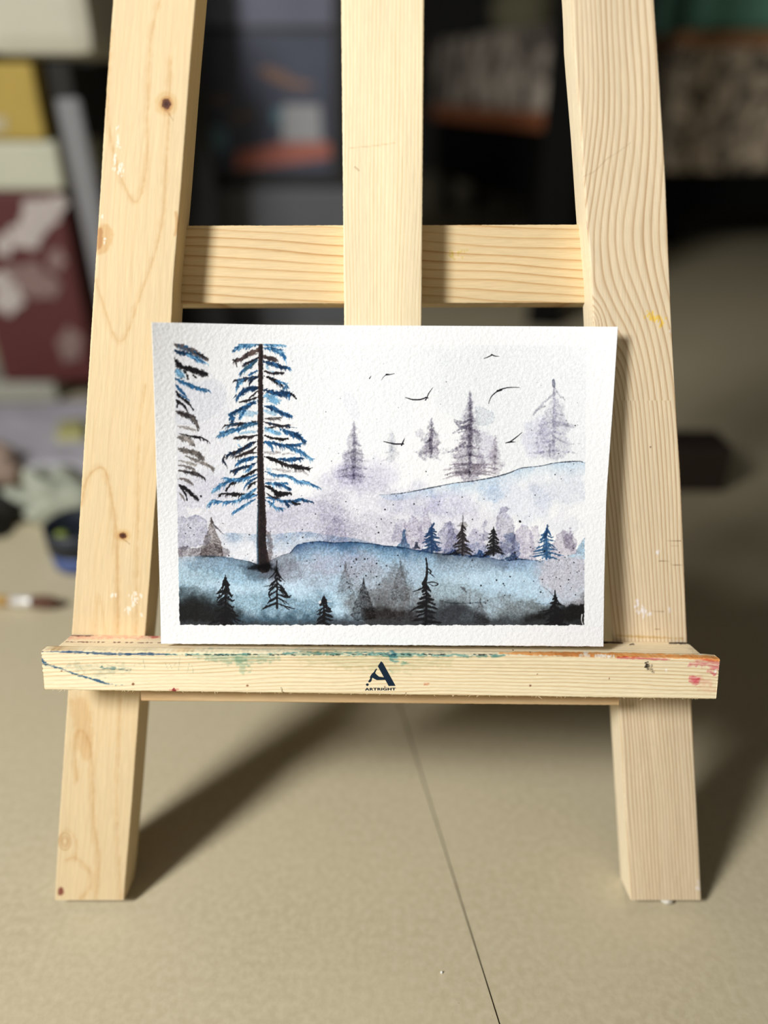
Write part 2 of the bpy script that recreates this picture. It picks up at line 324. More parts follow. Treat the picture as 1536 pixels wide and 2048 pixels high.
    c.poly(edge_+[(1180, 1262), (340, 1262)], (186, 216, 236), .95, 'mix', soft=2.0, rough=1.4, cell=12, gran=.06)
    dep = lambda X, Y: Y-np.interp(X, ex, ey)
    for (xa, xb, cc, a, d) in [(345, 430, (176, 176, 186), .6, 22), (395, 540, (84, 106, 128), .8, 26), (470, 560, (70, 76, 84), .8, 22), (535, 620, (132, 132, 142), .7, 40), (585, 720, (62, 92, 132), .95, 36), (680, 830, (58, 92, 128), .95, 34),
                               (800, 900, (70, 100, 132), .9, 32), (870, 1010, (84, 88, 96), .9, 34), (900, 1060, (100, 124, 156), .7, 30), (990, 1110, (124, 144, 176), .7, 26), (1090, 1180, (184, 180, 198), .8, 90)]:
        c.poly([(xa, 1070), (xb, 1070), (xb, 1240), (xa, 1240)], cc, a*.9, 'mix', soft=26, rough=9, cell=18, gran=.2, sm=False,
               fade=lambda X, Y, d=d: np.where(dep(X, Y) > -.8, np.exp(-np.clip(dep(X, Y), 0, 999)/(d*.62))*1.05, 0))
    c.stroke(edge_[1:8], [1, 1.6, 2, 1.4, 1.6, 1], (70, 84, 104), .55, 'mul', soft=1.4, rough=.8)
    c.stroke(edge_[8:25], [1, 1.8, 2.2, 2, 1.6, 2, 1.6, 1.2, 1.2], (44, 66, 98), .6, 'mul', soft=1.6, rough=.9)
    # mottling of the snowfield
    for (x, y, rx, ry, cc, a) in [(400, 1150, 50, 24, (160, 186, 200), .6), (470, 1150, 60, 24, (150, 184, 206), .6), (600, 1150, 70, 26, (178, 180, 196), .6), (700, 1130, 70, 26, (172, 174, 194), .6), (650, 1165, 60, 24, (164, 182, 200), .55),
                                  (750, 1150, 60, 30, (160, 164, 176), .6), (560, 1135, 40, 22, (120, 124, 136), .6), (820, 1140, 40, 24, (172, 192, 212), .6), (940, 1140, 70, 22, (176, 198, 216), .4), (900, 1190, 60, 30, (150, 168, 176), .6), (430, 1130, 60, 14, (120, 146, 170), .5),
                                  (500, 1200, 80, 22, (132, 164, 182), .7), (600, 1210, 80, 26, (120, 150, 170), .7), (790, 1200, 70, 44, (140, 142, 148), .8), (740, 1215, 60, 30, (110, 114, 118), .7), (390, 1200, 60, 26, (104, 128, 140), .7),
                                  (1030, 1170, 70, 26, (182, 210, 232), .3), (980, 1215, 90, 26, (140, 152, 160), .75), (1060, 1225, 60, 20, (110, 118, 122), .8), (880, 1225, 60, 24, (92, 98, 102), .7), (1130, 1160, 44, 44, (190, 188, 202), .6)]:
        c.poly([(x+rx*math.cos(q), y+ry*math.sin(q)) for q in np.linspace(0, 6.28, 9)[:-1]], cc, a, 'mix', soft=ry*1.0, rough=ry*.5, cell=ry*.7, gran=.34)
    for (x, y, rx, ry) in [(480, 1178, 40, 12), (585, 1172, 34, 12), (1000, 1158, 60, 16), (1070, 1180, 36, 12), (930, 1160, 40, 12), (610, 1190, 30, 10), (440, 1168, 24, 9)]:
        c.poly([(x+rx*math.cos(q), y+ry*math.sin(q)) for q in np.linspace(0, 6.28, 9)[:-1]], (200, 226, 244), .6, 'mix', soft=ry*1.3, rough=ry*.6, cell=ry, gran=.3)
    # darks along the foot
    for (pts, cc, a, sf) in [([(345, 1190), (400, 1188), (440, 1205), (480, 1230), (520, 1262), (345, 1262)], (34, 38, 40), 1, 30), ([(345, 1205), (420, 1208), (470, 1235), (480, 1262), (345, 1262)], (30, 30, 30), .95, 22),
                             ([(470, 1232), (640, 1228), (660, 1262), (470, 1262)], (50, 74, 90), .85, 22), ([(640, 1238), (720, 1234), (740, 1262), (640, 1262)], (60, 72, 82), .85, 18),
                             ([(730, 1222), (770, 1216), (830, 1224), (840, 1262), (735, 1262)], (44, 40, 40), .95, 14), ([(860, 1215), (900, 1205), (960, 1228), (1000, 1262), (840, 1262)], (48, 50, 54), .9, 20),
                             ([(960, 1238), (1060, 1232), (1080, 1262), (940, 1262)], (52, 54, 56), .85, 18), ([(1060, 1232), (1100, 1210), (1140, 1204), (1180, 1192), (1180, 1262), (1040, 1262)], (26, 26, 26), 1, 14),
                             ([(1130, 1214), (1180, 1200), (1180, 1262), (1090, 1262)], (24, 24, 24), .9, 10), ([(345, 1243), (1180, 1243), (1180, 1262), (345, 1262)], (60, 62, 66), .75, 10)]:
        c.poly(pts, cc, a*.93, 'mix', soft=sf*1.25, rough=sf*.4, cell=sf*.8, gran=.13)
    c.stroke([(880, 1200), (900, 1206), (940, 1206), (970, 1204)], [2, 2.5, 2, 1], (70, 78, 84), .5, 'mul', soft=2, rough=1)
    # washed bloom at the right
    c.poly([(1088, 1120), (1120, 1112), (1172, 1120), (1172, 1205), (1130, 1206), (1112, 1192), (1100, 1182), (1084, 1176), (1080, 1150)], (204, 203, 213), .6, 'mix', soft=5, rough=7, cell=14, gran=.25)
    c.stroke([(1070, 1206), (1096, 1208), (1110, 1200), (1098, 1182), (1082, 1172), (1079, 1178), (1086, 1181)], [1, 1.4, 1, 1.4, 1.2, 1.2, 1], (110, 116, 124), .55, 'mul', soft=1.2)
    c.stroke([(1164, 1229), (1163, 1240), (1166, 1250)], [2.2, 1.6, 1.4], (250, 250, 252), .95, soft=1)
    # ghost firs inside the snowfield
    G = (132, 124, 120)
    for (x, y0, y1, hw, a, sd, cc) in [(691, 1124, 1192, 20, .5, 51, G), (727, 1156, 1238, 28, .8, 52, (96, 92, 92)), (801, 1118, 1200, 22, .45, 53, (140, 136, 134)), (961, 1196, 1246, 20, .55, 54, (128, 116, 116)), (423, 1036, 1112, 27, .85, 55, (134, 124, 118))]:
        c.poly([(x, y0), (x+hw*.3, y0+(y1-y0)*.35), (x+hw*.7, y0+(y1-y0)*.7), (x+hw*.75, y1), (x-hw*.75, y1), (x-hw*.7, y0+(y1-y0)*.7), (x-hw*.3, y0+(y1-y0)*.35)], cc, a*.7, soft=1.8, rough=2.4, cell=5, gran=.5, edge=.3)
        rs = np.random.RandomState(sd)
        for i in range(9):
            t = (i+1)/10; y = y0+(y1-y0)*(.15+.8*t); s_ = rs.choice([-1, 1])
            c.stroke([(x+s_*hw*t*.3, y-2), (x+s_*hw*t*.7, y), (x+s_*hw*t*1.15, y+3)], [2.6, 1.8, .5], cc, a*.75, 'mul', soft=1.2, rough=.7, cell=3)
        c.stroke([(x, y0-2), (x, y0+12)], [.8, 2.6], cc, a, 'mul', soft=1.2)
    c.stroke([(422, 1036), (428, 1050), (440, 1062), (448, 1069)], [1.5, 4, 2.5, .8], (84, 78, 84), .8, 'mul', rough=.8, cell=3)
    c.poly([(790, 1125), (806, 1136), (822, 1158), (826, 1180), (836, 1190), (828, 1236), (760, 1236), (748, 1200), (764, 1160)], (190, 188, 186), .55, soft=2.4, rough=6, cell=9, gran=.5, edge=.4)
    c.poly([(636, 1205), (640, 1201), (644, 1204), (640, 1208)], (245, 248, 250), .8, 'mix', soft=1.5)
    c.stroke([(652, 1203), (664, 1202)], [2, 1.4], (245, 248, 250), .8, soft=1.2)
    c.stroke([(922, 1174), (928, 1179), (932, 1184)], [2, 6, 1], (96, 84, 84), .7, 'mul', soft=2, rough=1)
    # firs standing on the hill edge
    for (x, y0, y1, hw, cc, sd, t, bd) in [(863, 1049, 1106, 22, (36, 62, 100), 61, 7, .75), (925, 1046, 1110, 19, (44, 40, 42), 62, 8, .55), (987, 1054, 1111, 18, (28, 28, 30), 63, 9, .6), (1093, 1054, 1118, 25, (46, 86, 128), 64, 7, .7)]:
        small_tree(c, x, y0, y1, hw, cc, sd, tiers=t, w=2.6, body=bd, al=.92)
    c.stroke([(926, 1026), (926, 1036), (925, 1048)], [.9, 1.6, 1.6], (90, 86, 84), .9, rough=.5, cell=2)
    c.poly([(914, 1052), (922, 1044), (930, 1044), (936, 1052), (926, 1056)], (150, 148, 140), .6, soft=1.2, rough=1.4, cell=3)
    c.stroke([(1095, 1050), (1094, 1062), (1090, 1074)], [2, 4, 7], (28, 58, 100), .9, rough=.6)
    c.stroke([(868, 1047), (864, 1054), (860, 1064)], [2.5, 3.5, 8], (34, 58, 96), .9, rough=.6)
    for (x, y, h, w, cc) in [(807, 1060, 36, 13, (110, 150, 178)), (832, 1083, 14, 8, (70, 80, 96)), (958, 1100, 14, 22, (66, 104, 148)), (905, 1098, 12, 20, (60, 92, 136)), (1024, 1106, 14, 26, (80, 108, 140))]:
        c.poly([(x, y), (x+w*.3, y+2), (x+w*.45, y+h*.6), (x+w, y+h), (x-w, y+h), (x-w*.3, y+h*.6)], cc, .8, soft=1.4, rough=1.4, cell=5, gran=.4, edge=.3)
    # black foreground firs
    small_tree(c, 451, 1150, 1256, 29, BLACK, 71, tiers=9, w=3.6, body=.7, open_=.1)
    small_tree(c, 554, 1140, 1216, 24, BLACK, 72, tiers=6, w=2.8, body=.0, open_=.1)
    c.stroke([(554, 1120), (553, 1134), (552, 1146)], [1.6, 2.4, 2.6], INK, .95, rough=.5)
    c.stroke([(552, 1142), (544, 1152), (537, 1158)], [3.4, 2.4, .8], BLACK, .95, rough=.5)
    c.stroke([(553, 1140), (561, 1154), (571, 1163)], [3.6, 3, 1], BLACK, .95, rough=.5)
    c.stroke([(528, 1173), (540, 1171), (552, 1168)], [.8, 1.6, 2.4], BLACK, .9)
    c.stroke([(552, 1174), (562, 1176), (570, 1186), (576, 1194), (582, 1191)], [3, 5, 6, 5, 1], BLACK, .95, rough=.9, cell=3)
    c.stroke([(548, 1176), (539, 1184), (538, 1192), (542, 1198)], [2.4, 3, 3, 1], BLACK, .95, rough=.5)
    small_tree(c, 648, 1190, 1254, 19, BLACK, 73, tiers=6, w=3.4, body=.4, open_=.1)
    small_tree(c, 853, 1160, 1256, 26, BLACK, 74, tiers=10, w=3.8, body=.55, open_=.05, lean=-1, flat=.5)
    c.stroke([(852, 1117), (854, 1135), (853, 1152), (848, 1168)], [2.6, 4.6, 5, 9], BLACK, .97, rough=.5)
    for p in [[(854, 1136), (862, 1142), (860, 1148)], [(855, 1142), (864, 1150), (871, 1156)], [(852, 1166), (866, 1164), (876, 1168), (868, 1172), (858, 1168)], [(858, 1138), (862, 1146)]]:
        c.stroke(p, [1.8, 2.2, 1], BLACK, .95, rough=.4)
    c.stroke([(824, 1184), (836, 1180), (850, 1174)], [1, 2.6, 4], BLACK, .95, rough=.5)
    c.stroke([(818, 1225), (832, 1216), (848, 1208)], [1, 3.4, 4], BLACK, .95, rough=.5)
    small_tree(c, 1110, 1188, 1256, 24, BLACK, 75, tiers=6, w=3.6, body=.6, open_=.1)
    c.stroke([(1110, 1181), (1110, 1200)], [2.4, 4], BLACK, .95)
    c.stroke([(1112, 1196), (1120, 1208), (1130, 1212)], [2, 2.4, .8], BLACK, .95)
    c.stroke([(1076, 1224), (1090, 1222), (1104, 1218)], [.8, 2.2, 3], BLACK, .95)
    # ---- the tall fir. coordinates read in 4.267x crops at (300, 640) and (300, 960)
    A = lambda pts: crop_pts(pts, 300, 640, 4.267)
    Bc = lambda pts: crop_pts(pts, 300, 960, 4.267)
    LB = (150, 190, 216)
    for p, w in [([(985, 940), (1050, 950), (1110, 970)], 9), ([(760, 790), (850, 800), (920, 790)], 12), ([(760, 970), (850, 955), (920, 950)], 8), ([(985, 780), (1040, 790), (1080, 800)], 12), ([(1000, 690), (1060, 690), (1110, 685)], 8),
                 ([(750, 1020), (760, 1070), (780, 1090)], 4), ([(990, 1260), (1020, 1290), (1000, 1320)], 7), ([(800, 690), (860, 690), (915, 680)], 5), ([(870, 880), (905, 890), (920, 890)], 8), ([(985, 360), (1010, 420), (1080, 455)], 4)]:
        c.stroke(A(p), [w*.5, w, w*.5], LB, .7, 'mul', soft=2, rough=2, cell=5, gran=.4)
    for p, w in [([(980, 1130), (1050, 1135), (1110, 1130)], 7), ([(1130, 1145), (1180, 1140), (1230, 1145)], 3.5), ([(1050, 1270), (1150, 1285), (1200, 1295)], 6), ([(1220, 1300), (1300, 1295), (1350, 1320)], 4), ([(990, 1360), (1060, 1365), (1100, 1355)], 5), ([(760, 1135), (820, 1130), (870, 1120)], 4)]:
        c.stroke(A(p), [w*.6, w, w*.5], (176, 170, 170), .7, 'mul', soft=1.6, rough=1.4, cell=4, gran=.4)
    BR = [  # points, colour, width, hang, second colour
        ([(925, 212), (830, 212), (770, 222), (715, 262)], BLUE, 6, 8, LBLUE), ([(960, 210), (1040, 212), (1165, 218)], LBLUE, 3.5, 4, BLUE),
        ([(960, 235), (1060, 250), (1120, 280), (1150, 330)], BLUE, 5.5, 9, LBLUE), ([(925, 262), (860, 275), (800, 320), (722, 345)], (84, 70, 68), 5, 7, INK), ([(930, 250), (880, 280), (850, 295)], (96, 80, 76), 6, 3, None),
        ([(745, 322), (730, 345), (742, 400)], INK, 2, 4, None), ([(960, 310), (1020, 325), (1075, 335)], (80, 68, 66), 6, 5, INK), ([(925, 320), (880, 345), (800, 378)], INK, 3.5, 6, NAVY),
        ([(920, 345), (870, 375), (820, 410), (785, 440)], (58, 92, 110), 5, 9, BLUE), ([(960, 355), (1040, 370), (1110, 395), (1195, 412)], NAVY, 5, 7, BLUE), ([(925, 430), (880, 450), (850, 462)], BLUE, 3, 5, None),
        ([(965, 430), (1030, 452), (1090, 450), (1155, 450)], INK, 3, 5, None), ([(925, 485), (860, 490), (790, 505), (715, 515)], INK, 3.4, 8, BLUE), ([(800, 505), (760, 540), (740, 585)], BLUE, 4.5, 6, LBLUE), ([(975, 480), (1040, 500), (1090, 530), (1130, 560)], BLACK, 4, 8, NAVY),
        ([(1060, 520), (1120, 530), (1165, 555), (1150, 575)], BLUE, 3, 7, LBLUE), ([(925, 480), (870, 510), (850, 545)], NAVY, 3.5, 6, INK),
        ([(925, 580), (870, 580), (800, 605), (740, 665)], NAVY, 6, 8, BLUE), ([(735, 640), (700, 680)], NAVY, 2, 2, None), ([(925, 600), (880, 640), (850, 660)], INK, 2, 4, None), ([(925, 655), (850, 680), (762, 700)], INK, 3, 4, None),
        ([(975, 600), (1060, 620), (1140, 622), (1200, 628)], NAVY, 7, 9, BLUE), ([(1180, 640), (1190, 690)], BLUE, 4, 4, None), ([(1195, 622), (1225, 645), (1250, 672)], BLACK, 2.8, 3, None), ([(975, 640), (1030, 660), (1080, 690)], LBLUE, 8, 8, None),
        ([(920, 690), (840, 725), (760, 765), (690, 800)], BLUE, 5, 8, NAVY), ([(685, 800), (700, 835), (700, 880)], BLUE, 7, 4, NAVY), ([(810, 760), (790, 800), (770, 830)], BLUE, 6, 6, LBLUE), ([(975, 735), (1050, 750), (1120, 790), (1210, 820)], BLUE, 5, 8, NAVY),
        ([(980, 840), (1050, 840), (1130, 830)], GREY, 3.5, 6, INK), ([(915, 865), (850, 880), (740, 885), (635, 900)], INK, 3.4, 9, BLUE), ([(720, 930), (650, 960), (590, 985)], BLUE, 5, 9, LBLUE), ([(800, 920), (720, 940), (600, 960)], BLUE, 5, 7, LBLUE), ([(915, 880), (850, 890), (790, 900)], (40, 80, 110), 4, 8, LBLUE),
        ([(975, 870), (1060, 890), (1130, 905), (1190, 890)], INK, 3, 6, NAVY), ([(1185, 912), (1255, 920)], NAVY, 2.4, 2, None), ([(980, 930), (1080, 905), (1150, 900)], INK, 2.2, 4, None), ([(1110, 930), (1190, 960), (1260, 985), (1320, 1035)], BLUE, 6, 9, NAVY), ([(985, 920), (1060, 955), (1100, 965)], LBLUE, 4, 5, None),
        ([(920, 980), (860, 995), (780, 1000), (730, 1005)], INK, 3.2, 6, BROWN), ([(975, 985), (1040, 1005), (1110, 1015), (1175, 1010)], BLACK, 3.4, 4, None), ([(915, 1035), (850, 1060), (760, 1110), (650, 1155)], NAVY, 4.2, 9, INK),
        ([(640, 1150), (625, 1190), (650, 1235)], INK, 2.6, 6, NAVY), ([(975, 1045), (1060, 1050), (1150, 1070), (1280, 1060)], BLUE, 5, 8, NAVY), ([(1150, 1075), (1230, 1100), (1300, 1130), (1380, 1190)], BLUE, 4, 9, LBLUE), ([(980, 1040), (1020, 1060), (1040, 1090)], BLUE, 4, 7, None),
        ([(915, 1075), (870, 1110), (800, 1140), (730, 1165)], BROWN, 3, 7, INK), ([(915, 1130), (850, 1135), (790, 1150)], INK, 1.8, 3, None), ([(915, 1165), (850, 1180), (790, 1200), (745, 1225)], BLUE, 4.5, 8, NAVY), ([(975, 1165), (1060, 1190), (1130, 1215)], BLACK, 4, 7, None),
        ([(1100, 1185), (1180, 1190), (1300, 1175)], BLUE, 4.5, 7, NAVY), ([(1070, 1205), (1170, 1235), (1260, 1250), (1365, 1270)], BLACK, 4, 8, INK), ([(920, 1210), (860, 1240), (780, 1260), (690, 1290)], NAVY, 3.4, 6, INK), ([(780, 1265), (740, 1290), (725, 1310)], NAVY, 3, 4, None),
        ([(870, 1240), (850, 1270), (830, 1280)], BLUE, 4, 6, LBLUE), ([(920, 1270), (860, 1300), (760, 1360), (690, 1395)], BLACK, 3.6, 7, INK), ([(690, 1400), (665, 1430), (650, 1455)], BLACK, 2.4, 4, None), ([(980, 1290), (1060, 1320), (1180, 1335), (1260, 1370)], BLUE, 3, 6, LBLUE),
        ([(1200, 1330), (1250, 1370), (1340, 1385), (1435, 1425)], BLUE, 3.2, 8, LBLUE), ([(910, 1320), (820, 1350), (730, 1360), (630, 1345)], BLUE, 3.6, 7, LBLUE), ([(720, 1365), (650, 1385), (600, 1410), (545, 1450)], BLUE, 4, 9, LBLUE), ([(915, 1345), (860, 1370), (810, 1420)], BLUE, 3, 6, NAVY),
        ([(985, 1395), (1060, 1395), (1180, 1390)], BLUE, 4, 6, LBLUE), ([(1060, 1400), (1130, 1410), (1200, 1440)], BLUE, 3.6, 7, NAVY), ([(985, 1415), (1040, 1440), (1080, 1470), (1210, 1475)], BLACK, 4.5, 6, None), ([(1060, 1455), (1090, 1490), (1160, 1480)], BLACK, 6, 5, None),
        ([(920, 1495), (830, 1490), (720, 1485), (600, 1480)], BLACK, 4, 6, INK), ([(620, 1478), (600, 1495), (590, 1505)], BLACK, 2.4, 3, None), ([(900, 1440), (850, 1480), (800, 1500)], BLUE, 4.5, 8, LBLUE), ([(910, 1380), (870, 1400), (840, 1430)], INK, 3, 5, None)]
    for i, (p, cc, w, hg, c2) in enumerate(BR): branch(c, A(p), cc, w*1.4, hg*1.3, .95, seed=i, col2=c2)
    for i, (p, cc, w, hg, c2) in enumerate([([(910, 130), (850, 140), (780, 165), (700, 185)], BLUE, 3.4, 8, LBLUE), ([(720, 180), (640, 190), (540, 180), (500, 205)], BLUE, 3.6, 9, LBLUE), ([(520, 205), (500, 235)], BLUE, 3, 6, LBLUE), ([(900, 165), (850, 190), (790, 225), (710, 275)], BLUE, 3, 8, LBLUE),
            ([(985, 150), (1060, 155), (1130, 180), (1200, 175)], BLUE, 3, 7, NAVY), ([(1130, 175), (1220, 180), (1290, 165), (1400, 190)], BLUE, 3.4, 7, NAVY), ([(1150, 180), (1170, 205), (1190, 210)], NAVY, 4, 5, None), ([(1205, 185), (1240, 200), (1280, 205)], BLACK, 3.4, 4, None),
            ([(990, 175), (1040, 200), (1070, 235), (1140, 240)], BLUE, 3, 7, LBLUE), ([(1060, 150), (1050, 200), (1020, 215)], BLUE, 2.6, 5, LBLUE), ([(990, 110), (1050, 145), (1110, 155)], INK, 2, 4, None)]):
        branch(c, Bc(p), cc, w*1.35, hg*1.2, .9, seed=200+i, col2=c2)
    # trunk
    tr = [(521.5, 685), (521, 760), (521, 830), (520.5, 900), (521.5, 960), (523.5, 1030), (524, 1090), (528, 1134)]
    c.stroke([(530, 1062), (538, 1075), (540, 1100), (536, 1125)], [8, 11, 10, 10], (150, 138, 136), .8, 'mul', soft=3, rough=2, cell=5, gran=.4)
    c.stroke(tr, [8.5, 10, 10.5, 11.5, 13.5, 17, 18, 25], (56, 44, 42), .98, soft=1.2, rough=.9, cell=3)
    c.stroke([(x+1, y) for x, y in tr], [4, 5, 6, 7, 9, 11, 12, 18], (28, 24, 26), .7, soft=4, rough=2, cell=5, gran=.3)
    c.stroke([(517, 1000), (515, 1050), (515, 1100), (516, 1128)], [2, 3, 3.5, 4], (40, 76, 100), .6, soft=2)
    c.stroke([(498, 1137), (515, 1134), (535, 1134), (552, 1140)], [3, 12, 12, 3], (36, 36, 40), .85, 'mul', soft=9, rough=3, cell=7)
    c.poly([(480, 1132), (520, 1126), (560, 1134), (545, 1160), (500, 1156)], (110, 116, 124), .6, soft=14, rough=4, cell=8)
    # boughs entering at the left edge
    for i, (p, cc, w, hg, c2) in enumerate([([(200, 205), (270, 225), (380, 270), (490, 335)], (96, 86, 84), 8, 9, BLUE), ([(200, 258), (260, 275), (340, 290)], NAVY, 6, 6, (40, 100, 120)), ([(300, 290), (380, 320), (470, 360)], BLUE, 5, 9, LBLUE), ([(380, 280), (440, 300), (500, 335)], INK, 3, 4, None),
            ([(205, 335), (270, 395), (370, 425), (488, 462)], BLACK, 9, 6, None), ([(230, 420), (260, 455), (268, 500)], BLACK, 4.5, 3, None), ([(290, 430), (315, 470), (322, 492)], BLACK, 4, 3, None), ([(365, 468), (385, 485), (398, 495)], BLACK, 3.4, 1, None), ([(215, 430), (245, 450), (290, 480)], LBLUE, 9, 6, None),
            ([(215, 500), (280, 530), (380, 570), (520, 605)], (42, 96, 140), 5, 9, BLUE), ([(215, 545), (260, 600), (310, 650)], BLUE, 5, 3, None), ([(225, 620), (280, 650), (345, 690)], BLUE, 3, 2, None), ([(220, 600), (250, 650), (320, 700), (372, 770)], BLACK, 4, 4, None), ([(225, 680), (240, 700), (230, 745)], BLACK, 5, 4, None), ([(240, 690), (290, 730), (318, 778)], BLACK, 4, 3, None),
            ([(225, 785), (290, 800), (360, 830), (405, 900)], (84, 78, 76), 8, 9, INK), ([(360, 830), (390, 880), (410, 945)], (104, 98, 96), 4, 3, None), ([(235, 910), (300, 915), (390, 940)], (170, 164, 162), 5, 4, None), ([(250, 970), (340, 988), (430, 1000), (485, 1025)], BLACK, 3, 7, None), ([(240, 1000), (310, 1010), (360, 1050)], (160, 154, 150), 9, 8, GREY),
            ([(245, 1100), (320, 1115), (400, 1140), (450, 1180)], (110, 104, 100), 8, 9, (80, 76, 74)), ([(300, 1160), (400, 1200), (500, 1240), (548, 1280)], (130, 124, 120), 4, 7, GREY), ([(245, 1200), (320, 1215), (400, 1235)], (160, 156, 152), 4, 6, None), ([(245, 1240), (330, 1255), (380, 1270)], GREY, 4, 6, None),
            ([(245, 1285), (330, 1298), (400, 1310), (470, 1352)], (70, 66, 66), 5, 8, INK), ([(245, 1355), (300, 1360), (355, 1392)], (116, 110, 110), 5, 6, None), ([(245, 1410), (310, 1440), (360, 1490), (405, 1525)], BLACK, 6, 6, None), ([(430, 1500), (470, 1525)], BLACK, 3, 2, None), ([(250, 1420), (300, 1480), (318, 1540)], BLACK, 3, 3, None), ([(245, 1470), (275, 1500), (290, 1530)], GREY, 3, 5, None)]):
        branch(c, A(p), cc, w*1.15, hg*1.25, .8, seed=400+i, col2=c2, al=.93)
    # birds
    for p, w in [([(811, 795), (825, 799), (840, 799), (853, 795)], [1.2, 2.6, 2.8, 2]), ([(866, 775), (858, 786), (853, 797), (851, 800)], [.7, 1.8, 1.8, 2.6]), ([(851, 795), (856, 796)], [3, 2]),
                 ([(767, 883), (780, 886), (790, 888), (807, 888)], [1.2, 2.4, 3, 2.6]), ([(809, 877), (806, 884), (803, 891)], [1, 2.6, 2.4]), ([(763, 760), (769, 752), (775, 749)], [.5, 1, 2.4]), ([(773, 749), (781, 749), (789, 747)], [3.6, 1.6, .9]),
                 ([(739, 757), (742, 752)], [2, .7]), ([(968, 717), (976, 714), (984, 710)], [1, 1.8, 2]), ([(983, 709), (990, 712), (998, 713)], [2.4, 2, .8]), ([(977, 807), (983, 793), (996, 781)], [1, 1.8, 2.4]), ([(995, 782), (1003, 780)], [4, 3]),
                 ([(1000, 779), (1018, 775), (1039, 775)], [2.2, 2, 1]), ([(1044, 865), (1032, 875), (1020, 884)], [1, 2, 2.2]), ([(1011, 886), (1020, 884), (1031, 884)], [1, 3.4, .8])]:
        c.stroke(p, w, (22, 20, 26), .97, soft=.8)
    # spatter
    rs = np.random.RandomState(12)
    for (xa, xb, ya, yb, n, r) in [(600, 960, 990, 1110, 70, .9), (680, 800, 1110, 1200, 60, 1.2), (900, 1168, 1090, 1210, 75, 1.1), (420, 640, 1040, 1180, 40, 1.0), (360, 420, 1030, 1110, 12, .9), (640, 900, 880, 1000, 16, .8), (1060, 1160, 840, 960, 10, .9), (430, 700, 700, 960, 14, .7), (740, 1168, 700, 860, 12, .6), (960, 1160, 980, 1060, 16, .7)]:
        for i in range(n): c.dot(rs.uniform(xa, xb), rs.uniform(ya, yb), r*(.45+.55*rs.rand()**2*1.6))
    for x, y, r in [(1040, 1043, 2.4), (770, 1019, 1.6), (757, 1065, 1.8), (828, 1008, 1.5), (1030, 1105, 1.8), (1032, 1117, 1.8), (993, 1160, 1.7), (962, 1171, 1.6), (1081, 1184, 1.6), (1089, 1102, 1.7), (753, 1127, 1.7), (712, 1118, 1.5), (703, 1134, 1.5), (1150, 851, 1.3), (852, 943, 1.3), (1070, 990, 1.1)]:
        c.dot(x, y, r)
    return c
# ================================================================ the room
def quad_obj(name, pts, mat, kind='structure'):
    me = bpy.data.meshes.new(name); me.from_pydata([tuple(p) for p in pts], [], [tuple(range(len(pts)))]); o = link(name, me, mat); tag(o, kind=kind); return o
def slab(name, x0, x1, y0, y1, z0, z1, mat, parent=None, bev=.0, rot=0, seg=2, loc=None):
    """rounded box; origin at its base centre"""
    bm = bmesh.new(); bmesh.ops.create_cube(bm, size=1)
    cx, cy = (x0+x1)/2, (y0+y1)/2
    for v in bm.verts: v.co = Vector((v.co.x*(x1-x0), v.co.y*(y1-y0), (v.co.z+.5)*(z1-z0)))
    if bev: bmesh.ops.bevel(bm, geom=bm.edges[:], offset=bev, segments=seg, affect='EDGES', profile=.6)
    me = bpy.data.meshes.new(name); bm.to_mesh(me); bm.free()
    o = link(name, me, mat, parent); o.location = (cx, cy, z0); o.rotation_euler = (0, 0, rot); return o

def floor_material():
    m = bpy.data.materials.new('cement_tile'); m.use_nodes = True; n = m.node_tree.nodes; l = m.node_tree.links; b = n['Principled BSDF']
    tc = n.new('ShaderNodeTexCoord')
    def noise(sc, det, rough=.5):
        z = n.new('ShaderNodeTexNoise'); z.inputs['Scale'].default_value = sc; z.inputs['Detail'].default_value = det; z.inputs['Roughness'].default_value = rough; l.new(tc.outputs['Object'], z.inputs['Vector']); return z
    def mix(f, a, bb):
        x = n.new('ShaderNodeMix'); x.data_type = 'RGBA'
        for k, v in (('Factor', f), ('A', a), ('B', bb)):
            if isinstance(v, (tuple, float)): x.inputs[k].default_value = v
            else: l.new(v, x.inputs[k])
        return x.outputs['Result']
    def ramp(src, a, bb):
        r = n.new('ShaderNodeMapRange'); r.inputs['From Min'].default_value = a; r.inputs['From Max'].default_value = bb; l.new(src, r.inputs['Value']); return r.outputs['Result']
    big = noise(9, 4); fine = noise(260, 3); spk = noise(520, 2)
    c = mix(ramp(big.outputs['Fac'], .3, .7), (.455, .395, .258, 1), (.51, .445, .298, 1))
    c = mix(ramp(fine.outputs['Fac'], .35, .7), c, (.54, .475, .325, 1))
    c = mix(ramp(spk.outputs['Fac'], .74, .80), c, (.24, .19, .12, 1))
    l.new(c, b.inputs['Base Color']); b.inputs['Roughness'].default_value = .42; b.inputs['Specular IOR Level'].default_value = .35
    bp = n.new('ShaderNodeBump'); bp.inputs['Distance'].default_value = .00008; l.new(fine.outputs['Fac'], bp.inputs['Height']); l.new(bp.outputs['Normal'], b.inputs['Normal'])
    return m
M_floor = floor_material(); M_grout = mat_plain('joint', (.03, .024, .018), .9)
